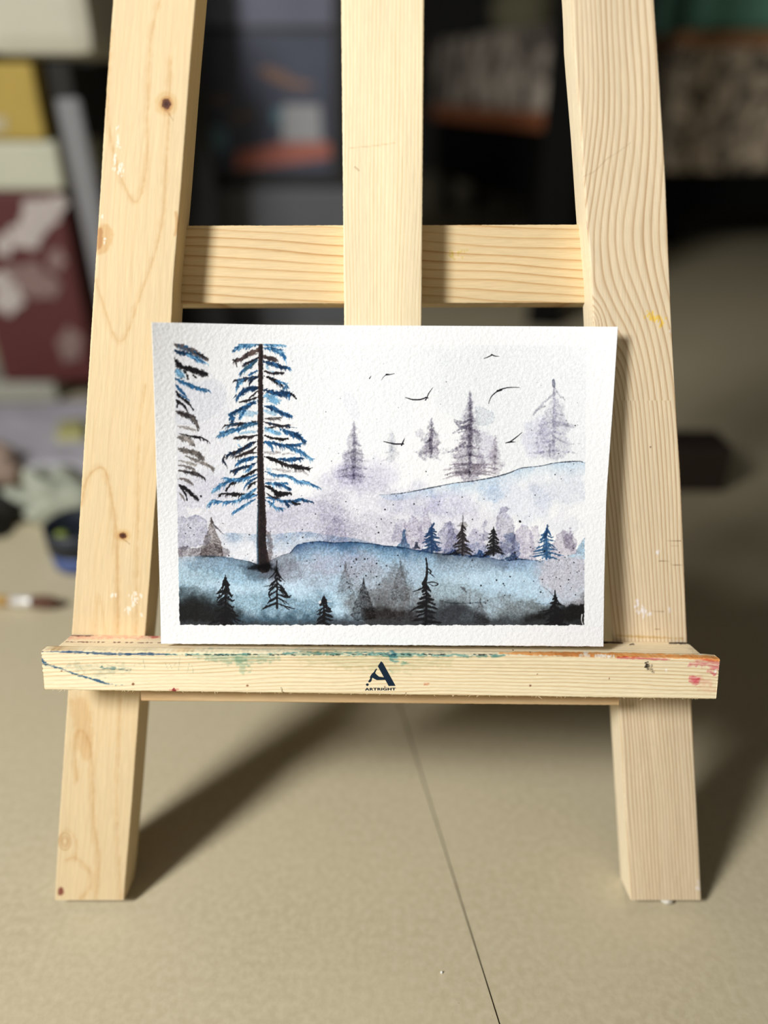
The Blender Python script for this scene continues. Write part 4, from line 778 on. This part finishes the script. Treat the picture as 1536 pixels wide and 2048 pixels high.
outline([(650, 402), (632, 430), (612, 468)], [14, 17, 24]); face([(606, 455), (628, 462), (650, 484), (684, 512), (756, 522), (776, 556), (654, 560), (622, 545), (596, 528), (574, 536), (554, 522), (568, 496), (588, 466)])
outline([(574, 520), (570, 548), (556, 572), (536, 584)], [22, 26, 34, 18]); face([(520+19*math.cos(t), 624+18*math.sin(t)+(-3 if math.cos(t) > .5 else 0)) for t in np.linspace(0, 6.28, 17)[:-1]])
bmesh.ops.triangulate(bm, faces=bm.faces[:]); me = bpy.data.meshes.new('emblem'); bm.to_mesh(me); bm.free(); em = link('emblem', me, M_ink, logo)
cu = bpy.data.curves.new('lettering', 'FONT'); cu.body = 'ARTRIGHT'; cu.size = 1; cu.offset = .04; cu.extrude = .0; cu.space_character = 1.12
to = bpy.data.objects.new('tmp', cu); C.objects.link(to); bpy.context.view_layer.update()
me = bpy.data.meshes.new_from_object(to.evaluated_get(bpy.context.evaluated_depsgraph_get())); bpy.data.objects.remove(to)
co = np.array([v.co[:] for v in me.vertices]); mn, mx = co.min(0), co.max(0)
L_ = lp([(486, 706), (916, 704), (486, 668)]); a0, a1, a2 = map(np.array, L_)
for v in me.vertices:
    x = (v.co.x-mn[0])/(mx[0]-mn[0]); y = (v.co.y-mn[1])/(mx[1]-mn[1]); v.co = Vector(a0+(a1-a0)*x+(a2-a0)*y)
me.name = 'lettering'; me.materials.clear(); link('lettering', me, M_ink, logo)

# ---- rear prop leg, hidden behind post and sheet, hinged near the top
def to_local(P): d = np.array(P)-ORG; return (d @ RT, -(d @ NV), d @ UV)
M_pine = mat_plain('plain_pine', (.72, .56, .33), .65, .12, 40)
hinge_v = .50; top_l = np.array([0, LEG_T+.012, hinge_v]); top_w = ORG+UV*hinge_v-NV*(LEG_T+.012); foot_w = np.array([0, top_w[1]+.13, .0]); ft = np.array(to_local(foot_w+np.array([0, 0, .004])))
bm = bmesh.new(); ax = Vector(ft-top_l); ln = ax.length; sdv = Vector((1, 0, 0)); nv_ = ax.normalized().cross(sdv)
for k, (a, b) in enumerate([(-1, -1), (1, -1), (1, 1), (-1, 1)]): pass
ring = lambda c: [bm.verts.new(Vector(c)+sdv*a*.0145+nv_*b*.008) for a, b in [(-1, -1), (1, -1), (1, 1), (-1, 1)]]
r0 = ring(top_l); r1 = ring(ft)
for i in range(4): bm.faces.new([r0[i], r0[(i+1) % 4], r1[(i+1) % 4], r1[i]])
bm.faces.new(r0[::-1]); bm.faces.new(r1); bmesh.ops.recalc_face_normals(bm, faces=bm.faces); bmesh.ops.bevel(bm, geom=bm.edges[:], offset=.0006, segments=1, affect='EDGES')
me = bpy.data.meshes.new('prop_leg'); bm.to_mesh(me); bm.free(); link('prop_leg', me, M_pine, easel)
# top rail joining the legs above the frame
h = slab('top_rail', -.11, .11, LEG_T+.0003, LEG_T+.011, .505, .54, M_pine, easel, .0006); 
# clear bead of glue / pad under the right foot
pu, pv = unproj(1338., 1803., 0); 
bm = bmesh.new(); bmesh.ops.create_uvsphere(bm, u_segments=16, v_segments=8, radius=1)
rr = random.Random(2)
for v in bm.verts: v.co = Vector((v.co.x*.0034, v.co.y*.0030, v.co.z*.0022))*(1+rr.uniform(-.2, .2))
me = bpy.data.meshes.new('foot_pad'); bm.to_mesh(me); bm.free(); fp = link('foot_pad', me, mat_plain('milky_pad', (.75, .72, .64), .3), easel); fp.location = (float(pu), .004, float(pv)-.0012)

# ================================================================ the painted sheet
PIC = paint_picture()
XL = lambda y: np.interp(y, [645, 800, 1000, 1200, 1287], [303, 308.5, 314.5, 320.5, 322])
XR = lambda y: np.interp(y, [652, 804, 968, 1007, 1171, 1293], [1236, 1226.5, 1214.5, 1212.5, 1208.5, 1207])
NS, NT = 1080, 760
S_, T_ = np.meshgrid(np.linspace(0, 1, NS), np.linspace(0, 1, NT))      # T 0 = bottom
topy = np.interp(S_, [0, .1, .25, .5, 1], [644.5, 646.5, 649.5, 651, 653.5]); boty = np.interp(S_, [0, .5, 1], [1287.5, 1290, 1293])
py = boty+(topy-boty)*T_; px = XL(py)+(XR(py)-XL(py))*S_
dl = np.clip(1-S_/.42, 0, 1); dr = np.clip((S_-.72)/.28, 0, 1)
WP = .0160*(1-T_)+.0012+.0200*dl**2*T_**1.0+.0068*dr**2*T_**1.3
pu, pv = unproj(px, py, WP)
jit = fbm(S_*120, T_*0, 3, 3)*.00012*(T_ < .002); pv = pv+jit
pc = PIC.sample(px, py)
gr = fbm(px/2.4, py/2.4, 77, 3)[..., None]; dark = 1-pc.mean(-1, keepdims=True)
pc = pc*(1+.16*gr*np.clip(dark*3, 0, 1)*(.4+pc))
front = np.stack([pu, -WP, pv], -1).reshape(-1, 3); nb = NS*NT
back = front.copy(); back[:, 1] += .00045
kk = 8; si = np.unique(np.r_[np.arange(0, NS, kk), NS-1]); ti = np.unique(np.r_[np.arange(0, NT, kk), NT-1])
bidx = (ti[:, None]*NS+si[None]).ravel(); bk = back[bidx]
ring_ = np.concatenate([np.arange(NS), np.arange(1, NT)*NS+NS-1, (NT-1)*NS+np.arange(NS-2, -1, -1), np.arange(NT-2, 0, -1)*NS])
rim = back[ring_]; nr = len(ring_)
Qf = grid_quads(NS, NT); Qb = grid_quads(len(si), len(ti), base=nb)[:, ::-1]
ri = nb+len(bk)+np.arange(nr); Qr = np.stack([ring_, ri, np.roll(ri, -1), np.roll(ring_, -1)], -1)
white = np.array([[.95, .955, .96]])
cc = np.vstack([pc.reshape(-1, 3), np.repeat(white, len(bk)+nr, 0)])
M_paper = mat_pigment('cold_press_paper', .85, 620, .00030, (1, 1, 1), .12, 3)
me = mesh_np('watercolour_painting', np.vstack([front, bk, rim]), np.vstack([Qf, Qb, Qr]), lin(cc)*.90, True)
sheet = link('watercolour_painting', me, M_paper); sheet.location = tuple(ORG); sheet.rotation_euler = (-LEAN, 0, 0)
tag(sheet, 'watercolour of a misty blue-grey fir forest on white textured paper, leaning on the easel ledge', 'painting')
# ================================================================ room shell
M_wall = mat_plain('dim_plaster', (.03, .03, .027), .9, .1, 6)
def wall(name, pts, mat): return quad_obj(name, pts, mat)
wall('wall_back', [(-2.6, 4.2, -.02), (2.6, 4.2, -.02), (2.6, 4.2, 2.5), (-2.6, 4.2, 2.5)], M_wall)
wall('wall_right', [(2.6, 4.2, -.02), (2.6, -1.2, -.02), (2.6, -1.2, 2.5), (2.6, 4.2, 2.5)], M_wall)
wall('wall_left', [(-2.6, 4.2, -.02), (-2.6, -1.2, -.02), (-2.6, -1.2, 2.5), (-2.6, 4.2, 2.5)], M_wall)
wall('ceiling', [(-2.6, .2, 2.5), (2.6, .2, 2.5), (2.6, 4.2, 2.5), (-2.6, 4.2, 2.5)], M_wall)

# ================================================================ blurred things behind
def pxbox(name, xa, xb, yt, yb, Y, D, mat, parent=None, bev=.004, floor=False, base=None):
    """box whose front face fills a pixel rectangle at distance Y"""
    a = at(xa, (yt+yb)/2, Y); b = at(xb, (yt+yb)/2, Y); zt = at(xa, yt, Y)[2]; zb = 0 if floor else (base if base is not None else at(xa, yb, Y)[2])
    return slab(name, a[0], b[0], Y, Y+D, zb, zt, mat, parent, bev)
def disc_print(name, items, Y, mat, parent, off=.0012):
    for k, it in enumerate(items): disc_one(name, [it], Y, mat, parent, off+k*.0002)
def disc_one(name, items, Y, mat, parent, off):
    """flat printed patches on a face that looks to the front; items (px, py, rx, ry, rot) in pixels"""
    bm = bmesh.new(); rs = random.Random(int(items[0][0]*3+1))
    for k, (x, y, rx, ry, ro) in enumerate(items):
        ph = rs.uniform(0, 6); pts = []
        for q in np.linspace(0, 2*math.pi, 29)[:-1]:
            r = 1+.14*math.sin(5*q+ph); dx, dy = rx*r*math.cos(q), ry*r*math.sin(q)
            p = at(x+dx*math.cos(ro)-dy*math.sin(ro), y+dx*math.sin(ro)+dy*math.cos(ro), Y-off-k*.0002); pts.append(bm.verts.new(Vector(p)-parent.location))
        bm.faces.new(pts)
    me = bpy.data.meshes.new(name); bm.to_mesh(me); bm.free(); return link(name, me, mat, parent)
def rect_print(name, pts, Y, mat, parent, off=.0015):
    bm = bmesh.new(); bm.faces.new([bm.verts.new(Vector(at(x, y, Y-off))-parent.location) for x, y in pts]); me = bpy.data.meshes.new(name); bm.to_mesh(me); bm.free(); return link(name, me, mat, parent)
P_ = mat_plain
# --- left stack
ZB = at(0, 745, 1.0)[2]
books = pxbox('book', -60, 112, 765, 800, 1.0, .2, P_('grey_cover', (.30, .30, .25), .7, .1), base=0.0, bev=.003)
b_top = books.location.z
books.scale.z = 1
def stack_box(name, x1, zt_px, z0, mat, label, cat, Y=1.0, x0=-90, bev=.006):
    zt = at(0, zt_px, Y)[2]; a = at(x0, zt_px, Y)[0]; b = at(x1, zt_px+60, Y)[0]
    o = slab(name, a, b, Y, Y+.16, z0+.0002, zt, mat, None, bev); tag(o, label, cat); return o, zt
tag(books, 'grey covered book lying flat under the red floral box', 'book')
zt0 = at(0, 765, 1.0)[2]
o1, z1 = stack_box('floral_box', 134, 382, zt0, P_('deep_red_card', (.075, .009, .008), .7, .15, 12), 'dark red box printed with large white flowers at the left', 'box')
BL = P_('blossom_white', (.42, .37, .34), .8, .2, 60); BT = P_('blossom_taupe', (.20, .13, .115), .8, .3, 40)
disc_print('blossom_print', [(78, 430, 38, 34, .3), (118, 408, 16, 18, 0), (52, 470, 34, 28, .2), (8, 490, 18, 24, 0), (16, 598, 30, 30, 0), (2, 560, 20, 18, 0)], 1.0, BL, o1)
disc_print('blossom_shade', [(60, 560, 42, 34, .3), (112, 520, 18, 24, 0), (100, 575, 20, 22, 0), (140, 690, 24, 34, 0), (26, 540, 14, 12, 0)], 1.0, BT, o1, .0009)
o2, z2 = stack_box('storage_box', 122, 282, z1, P_('pale_sage_card', (.47, .47, .36), .8, .06), 'pale sage box on top of the red floral box', 'box')
o3, z3 = stack_box('storage_box', 74, 124, z2, P_('mustard_card', (.38, .27, .055), .8, .1), 'mustard yellow box between the sage box and the cream box', 'box')
rect_print('label_patch', [(-40, 236), (12, 232), (14, 262), (-40, 264)], 1.0, P_('patch', (.42, .36, .22), .8), o3)
bb = slab('storage_box', at(76, 200, 1.0)[0]+.008, at(138, 200, 1.0)[0], 1.02, 1.16, z2+.0002, z3-.0002, P_('black_card', (.010, .009, .007), .8), None, .003); tag(bb, 'black box beside the mustard yellow box in the stack', 'box')
cr, z4 = stack_box('storage_box', 160, -160, z3+.004, P_('cream_card', (.50, .48, .38), .8, .05), 'cream box with rounded edges at the top left of the picture', 'box', bev=.02)
# leaning grey panel edge, dark folder and black board
def lean_bar(name, p0, p1, wpx, Y, D, mat, label, cat):
    a = at(*p0, Y); b = at(*p1, Y); d = Vector(b-a); L = d.length; sx = wpx/F*Y*1.05
    bm = bmesh.new(); bmesh.ops.create_cube(bm, size=1)
    ang = math.atan2(d.x, -d.z)
    for v in bm.verts: v.co = Vector((v.co.x*sx, v.co.y*D, v.co.z*L))
    bmesh.ops.bevel(bm, geom=bm.edges[:], offset=.002, segments=2, affect='EDGES')
    me = bpy.data.meshes.new(name); bm.to_mesh(me); bm.free(); o = link(name, me, mat); o.location = tuple((a+b)/2); o.rotation_euler = (0, -ang, 0); tag(o, label, cat); return o
gp = floor_at(262, 800)
lean_bar('canvas_board', (136, 196), (262, 812), 40, .985, .010, P_('grey_board', (.19, .19, .195), .6, .1), 'thin light grey board leaning at a slant beside the stacked boxes', 'board')
fo = pxbox('folder', 118, 330, 372, 800, 1.19, .02, P_('charcoal_folder', (.055, .058, .06), .6, .1), floor=True); tag(fo, 'charcoal folder standing behind the red floral box and the easel leg', 'folder')
bo = pxbox('board', 120, 420, -160, 700, 1.26, .015, P_('black_board', (.006, .006, .005), .7), floor=True); tag(bo, 'tall black board standing behind the boxes and grey board', 'board')
rect_print('grey_patch', [(176, -60), (240, -60), (232, 36), (184, 34)], 1.26, P_('slate_patch', (.05, .055, .075), .7), bo)
# --- papers and clutter on the floor, left
def sheet_obj(name, corners, z, mat, label, seed, cat='paper', amp=.004, n=24):
    rs = np.random.RandomState(seed); P = np.array([floor_at(x, y, z) for x, y in corners]); S, T = np.meshgrid(np.linspace(0, 1, n), np.linspace(0, 1, n))
    V = (P[0]*(1-S[..., None])+P[1]*S[..., None])*(1-T[..., None])+(P[3]*(1-S[..., None])+P[2]*S[..., None])*T[..., None]
    V[..., 2] = z+amp*np.abs(fbm(S*3+seed, T*3, seed, 3)); Vb = V.copy(); Vb[..., 2] = z*.0+.0005 if z > .002 else z
    V = V.reshape(-1, 3); Vb = Vb.reshape(-1, 3); nb = len(V); ring_ = np.concatenate([np.arange(n), np.arange(1, n)*n+n-1, (n-1)*n+np.arange(n-2, -1, -1), np.arange(n-2, 0, -1)*n])
    Q = np.vstack([grid_quads(n, n)[:, ::-1], grid_quads(n, n, nb), np.stack([ring_, np.roll(ring_, -1), np.roll(ring_, -1)+nb, ring_+nb], -1)])
    o = link(name, mesh_np(name, np.vstack([V, Vb]), Q, None, False), mat); tag(o, label, cat); return o
sheet_obj('paper_stack', [(-60, 935), (215, 928), (190, 800), (-60, 806)], .022, P_('lavender_paper', (.36, .345, .375), .8, .05), 'stack of lavender-grey paper lying on the floor left of the easel', 4, amp=.003)
ys = sheet_obj('palette_knife_pad', [(112, 872), (168, 868), (166, 838), (122, 842)], .030, P_('olive_yellow', (.36, .34, .13), .7, .2), 'small yellow-green pad lying on the lavender paper stack', 9, 'pad', amp=.001, n=8)
ys.name = 'sticky_pad'
def lump(name, px, py, rx, ry, rz, mat, label, cat, seed, z=0, amp=.35, fr=2.2):
    bm = bmesh.new(); bmesh.ops.create_icosphere(bm, subdivisions=4, radius=1); c = floor_at(px, py, z)
    for v in bm.verts:
        q = np.array(v.co[:]); k = 1+amp*float(fbm(np.array([q[0]*fr+seed+q[2]]), np.array([q[1]*fr+q[2]*1.7]), seed, 3)[0])
        v.co = Vector((q[0]*rx*k, q[1]*ry*k, max(0, (q[2]+.55))*rz*k*.65))
    me = bpy.data.meshes.new(name); bm.to_mesh(me); bm.free()
    for p in me.polygons: p.use_smooth = True
    o = link(name, me, mat); o.location = tuple(c); tag(o, label, cat); return o
lump('crumpled_cloth', 120, 1030, .042, .034, .045, P_('sage_cloth', (.36, .38, .30), .9, .35, 30, .002), 'crumpled pale sage cloth on the floor beside the left easel leg', 'cloth', 3)
lump('crumpled_cloth', -30, 1050, .036, .035, .040, P_('black_cloth', (.022, .022, .018), .9, .4, 30, .002), 'crumpled black cloth on the floor at the left edge', 'cloth', 8)
lump('crumpled_cloth', -4, 968, .03, .022, .045, P_('rose_cloth', (.30, .22, .17), .9, .3, 30), 'small tan cloth behind the crumpled black cloth', 'cloth', 14)
# blue tub
tub = empty('paint_tub', tuple(floor_at(158, 1145)+np.array([0, .02, 0]))); tag(tub, 'round blue paint tub with black rim behind the left easel leg', 'tub')
def lathe(name, prof, mat, parent, n=48):
    bm = bmesh.new(); rings = [[bm.verts.new((r*math.cos(a), r*math.sin(a), z)) for a in np.linspace(0, 2*math.pi, n+1)[:-1]] for r, z in prof]
    for A_, B_ in zip(rings, rings[1:]):
        for i in range(n): bm.faces.new([A_[i], A_[(i+1) % n], B_[(i+1) % n], B_[i]])
    bm.faces.new(rings[0][::-1]); bm.faces.new(rings[-1]); me = bpy.data.meshes.new(name); bm.to_mesh(me); bm.free()
    for p in me.polygons: p.use_smooth = len(p.vertices) == 4
    return link(name, me, mat, parent)
lathe('body', [(.024, 0), (.027, .002), (.029, .020), (.027, .020), (.025, .004)], P_('blue_plastic', (.055, .09, .24), .4), tub)
lathe('rim', [(.0295, .019), (.0298, .040), (.0272, .041), (.0268, .019)], P_('black_plastic', (.012, .016, .024), .5), tub)
lathe('paint', [(.0262, .0205), (.0262, .030)], P_('dark_paint', (.008, .012, .02), .5), tub)
k_ = lathe('paint_blob', [(.002, 0), (.006, .002), (.007, .005), (.004, .008), (.001, .009)], P_('lime_paint', (.22, .28, .05), .5), tub, 20); k_.location = (-.010, -.016, .031)
# brush on the floor
br = empty('paintbrush', tuple(floor_at(52, 1203, .006))); tag(br, 'short paintbrush with wooden handle lying on the floor at left', 'brush')
def rod(name, prof, mat, parent, x0):
    o = lathe(name, prof, mat, parent, 20); o.rotation_euler = (0, math.pi/2, -.06); o.location = (x0, -.06*x0, 0); return o
rod('handle', [(.002, 0), (.004, .012), (.005, .06), (.0036, .082)], P_('orange_handle', (.62, .38, .12), .5), br, -.095)
rod('ferrule', [(.0037, 0), (.0045, .001), (.0052, .018), (.0050, .019)], P_('white_metal', (.62, .60, .56), .4, metal=.3), br, -.013)
rod('bristles', [(.0048, 0), (.0060, .008), (.0052, .017), (.0015, .024)], P_('brown_bristle', (.10, .045, .025), .9), br, .006)
# --- framed picture on the grey box
gx0, gx1 = 340, 715
gb = pxbox('storage_box', gx0, gx1, 376, 640, 1.36, .3, P_('slate_grey', (.10, .105, .115), .6, .08), floor=True, bev=.006); tag(gb, 'slate grey storage box behind the crossbar, under the dark framed picture', 'box')
GT = at(500, 376, 1.36)[2]
lidp = rect_print('pale_patch', [(366, 600), (430, 600), (430, 660), (366, 660)], 1.36, P_('mauve_patch', (.19, .17, .18), .8), gb)
fr = pxbox('picture_frame', 385, 690, -90, 376, 1.37, .02, P_('black_frame', (.007, .007, .008), .5), base=GT, bev=.003); fr.name = 'framed_picture'; tag(fr, 'dark framed picture with navy, coral and teal shapes standing on the grey box', 'picture')
rect_print('canvas', [(400, 66), (664, 66), (662, 344), (396, 344)], 1.37, P_('navy_canvas', (.055, .064, .10), .6, .5, 14), fr, .001)
rect_print('upper_panel', [(404, -80), (664, -80), (664, 52), (400, 52)], 1.37, P_('slate_panel', (.12, .13, .18), .6, .3, 14), fr, .001)
disc_print('orange_arc', [(550, 150, 34, 12, .35), (592, 168, 34, 8, .12)], 1.37, P_('rust', (.24, .14, .10), .7), fr, .002)
disc_print('brown_shape', [(485, 232, 30, 14, -.2), (440, 200, 26, 12, 0)], 1.37, P_('brown_shape', (.11, .09, .085), .7), fr, .0022)
disc_print('teal_disc', [(424, 280, 34, 30, 0), (560, 232, 16, 18, 0)], 1.37, P_('teal', (.11, .22, .27), .7), fr, .0024)
rect_print('grey_square', [(566, 208), (640, 210), (644, 284), (562, 284)], 1.37, P_('light_grey', (.34, .34, .35), .7), fr, .003)
rect_print('coral_band', [(474, 304), (560, 286), (660, 284), (662, 316), (560, 330), (470, 340)], 1.37, P_('coral', (.40, .13, .095), .7), fr, .0034)
# --- right: upholstered benches, black table, small block
def print_cloth(name, dark, light, scale, seed=0.):
    m = bpy.data.materials.new(name); m.use_nodes = True; n = m.node_tree.nodes; l = m.node_tree.links; b = n['Principled BSDF']; b.inputs['Roughness'].default_value = .95
    tc = n.new('ShaderNodeTexCoord'); mp = n.new('ShaderNodeMapping'); mp.inputs['Location'].default_value = (seed, seed, 0); mp.inputs['Scale'].default_value = (1.25, 1, .8); l.new(tc.outputs['Object'], mp.inputs['Vector'])
    z = n.new('ShaderNodeTexNoise'); z.inputs['Scale'].default_value = scale; z.inputs['Detail'].default_value = 3; z.inputs['Distortion'].default_value = 1.2; l.new(mp.outputs['Vector'], z.inputs['Vector'])
    r = n.new('ShaderNodeValToRGB'); r.color_ramp.elements[0].position = .42; r.color_ramp.elements[0].color = (*dark, 1); r.color_ramp.elements[1].position = .56; r.color_ramp.elements[1].color = (*light, 1)
    l.new(z.outputs['Fac'], r.inputs['Fac']); l.new(r.outputs['Color'], b.inputs['Base Color']); return m
BK = P_('black_lacquer', (.004, .004, .0035), .8, spec=.1)
A0, B0 = at(1085, 150, 2.05), at(868, 150, 2.85)
ang = math.atan2(B0[1]-A0[1], B0[0]-A0[0]); Ln = float(np.hypot(B0[0]-A0[0], B0[1]-A0[1])); dirv = np.array([math.cos(ang), math.sin(ang), 0]); nrm = np.array([-dirv[1], dirv[0], 0])
nrm = nrm if nrm[1] > 0 else -nrm; cen = (A0+B0)/2+nrm*.10
bench = empty('upholstered_bench', (cen[0], cen[1], 0), (0, 0, ang)); tag(bench, 'patterned upholstered bench with orange trim seen between centre post and right leg', 'bench')
def bpart(name, z0, z1, mat, ex=0, bev=.01, hw_=None, dp=.10, parent=None, cx=0, cy=0):
    h_ = (hw_ or Ln/2)+ex; o = slab(name, -h_, h_, -dp-ex, dp+ex, 0, z1-z0, mat, parent or bench, bev); o.location = (cx, cy, z0); return o
bpart('cushion', .325, .505, print_cloth('leaf_print', (.09, .07, .06), (.60, .52, .42), 13), 0, .015)
bpart('trim_band', .288, .326, P_('orange_trim', (.34, .11, .04), .8), .004, .004)
bpart('base', .12, .289, BK, -.01, .004)
for sx in (-1, 1):
    for sy in (-1, 1): o = slab('leg', -.02, .02, -.02, .02, 0, .121, BK, bench, .003); o.location = (sx*(Ln/2-.04), sy*.06, 0)
bn = empty('cushion', (cen[0]+.05, cen[1]-.02, .506)); bpy.data.objects.remove(bn)
ol = lump('throw_cushion', 1010, 20, .085, .085, .13, P_('olive_cushion', (.16, .15, .085), .9, .3, 10), 'olive cushion lying on the bench with orange trim', 'cushion', 5, amp=.12); ol.location = (cen[0]+.02, cen[1], .506)
bench2 = empty('upholstered_bench', (1.26, 2.36, 0)); tag(bench2, 'patterned upholstered bench at the right edge of the picture', 'bench')
w2 = .56
def b2(name, z0, z1, mat, ex=0, bev=.01):
    o = slab(name, -w2-ex, w2+ex, -.25-ex, .25+ex, 0, z1-z0, mat, bench2, bev); o.location = (0, 0, z0); return o
Zb, Zt = at(1400, 345, 2.1)[2], at(1400, 62, 2.1)[2]
b2('cushion', Zb, Zt-.03, print_cloth('leaf_print_light', (.085, .07, .05), (.58, .47, .33), 24, 3.), 0, .015)
b2('trim_band', Zt-.031, Zt, P_('rust_trim', (.32, .15, .06), .8), .003, .004)
for sx in (-.50, .50):
    for sy in (-.2, .2): o = slab('leg', -.025, .025, -.025, .025, 0, Zb+.001, BK, bench2, .003); o.location = (sx, sy, 0)
b2('skirt_panel', Zb-.10, Zb+.0005, BK, -.03, .003)
gc = slab('folded_blanket', -.50, .5, -.2, .2, 0, .13, P_('sea_green', (.15, .36, .25), .9, .35, 7, .004), None, .04, seg=4); gc.location = (bench2.location.x, bench2.location.y, Zt+.0005); tag(gc, 'sea green blanket folded on the right-hand patterned bench', 'blanket')
wp = slab('pillow', -.13, .13, -.08, .08, 0, .10, P_('white_cotton', (.55, .55, .58), .9), None, .06, seg=4); p_ = at(1560, 10, 2.0); wp.location = (p_[0]+.09, 2.30, Zt+.132); tag(wp, 'white pillow at the top right corner on the green blanket', 'pillow')
# black table leg, raised shelf-high so its unseen top doesn't shade the blanket
tl = floor_at(1100, 645)
table = empty('raised_table', tuple(tl+np.array([.43, .06, 0])), (0, 0, -.205)); tag(table, 'black table leg left of the right easel leg, raised shelf-high with an unseen top', 'shelf')
for sx in (-1, 1):
    for sy in (-1, 1): o = slab('upright', -.031, .031, -.031, .031, 0, 1.501, BK, table, .004); o.location = (sx*.42, sy*.15, 0)
o = slab('unseen_table_top', -.47, .47, -.20, .20, 0, .035, BK, table, .005); o.location = (0, 0, 1.50)
bl = floor_at(1370, 985); blk = slab('wooden_block', -.030, .030, 0, .05, 0, .052, P_('dark_umber', (.028, .016, .010), .7), None, .004); blk.location = (floor_at(1400, 985)[0]-.004, bl[1]+.025, 0); tag(blk, 'small dark brown block on the floor right of the easel', 'block')
# crumb near the front
cb = lump('paper_crumb', 883, 1946, .0006, .0005, .0012, P_('white_crumb', (.8, .8, .75), .9), 'tiny white crumb on the floor tile in front of the easel', 'crumb', 2)
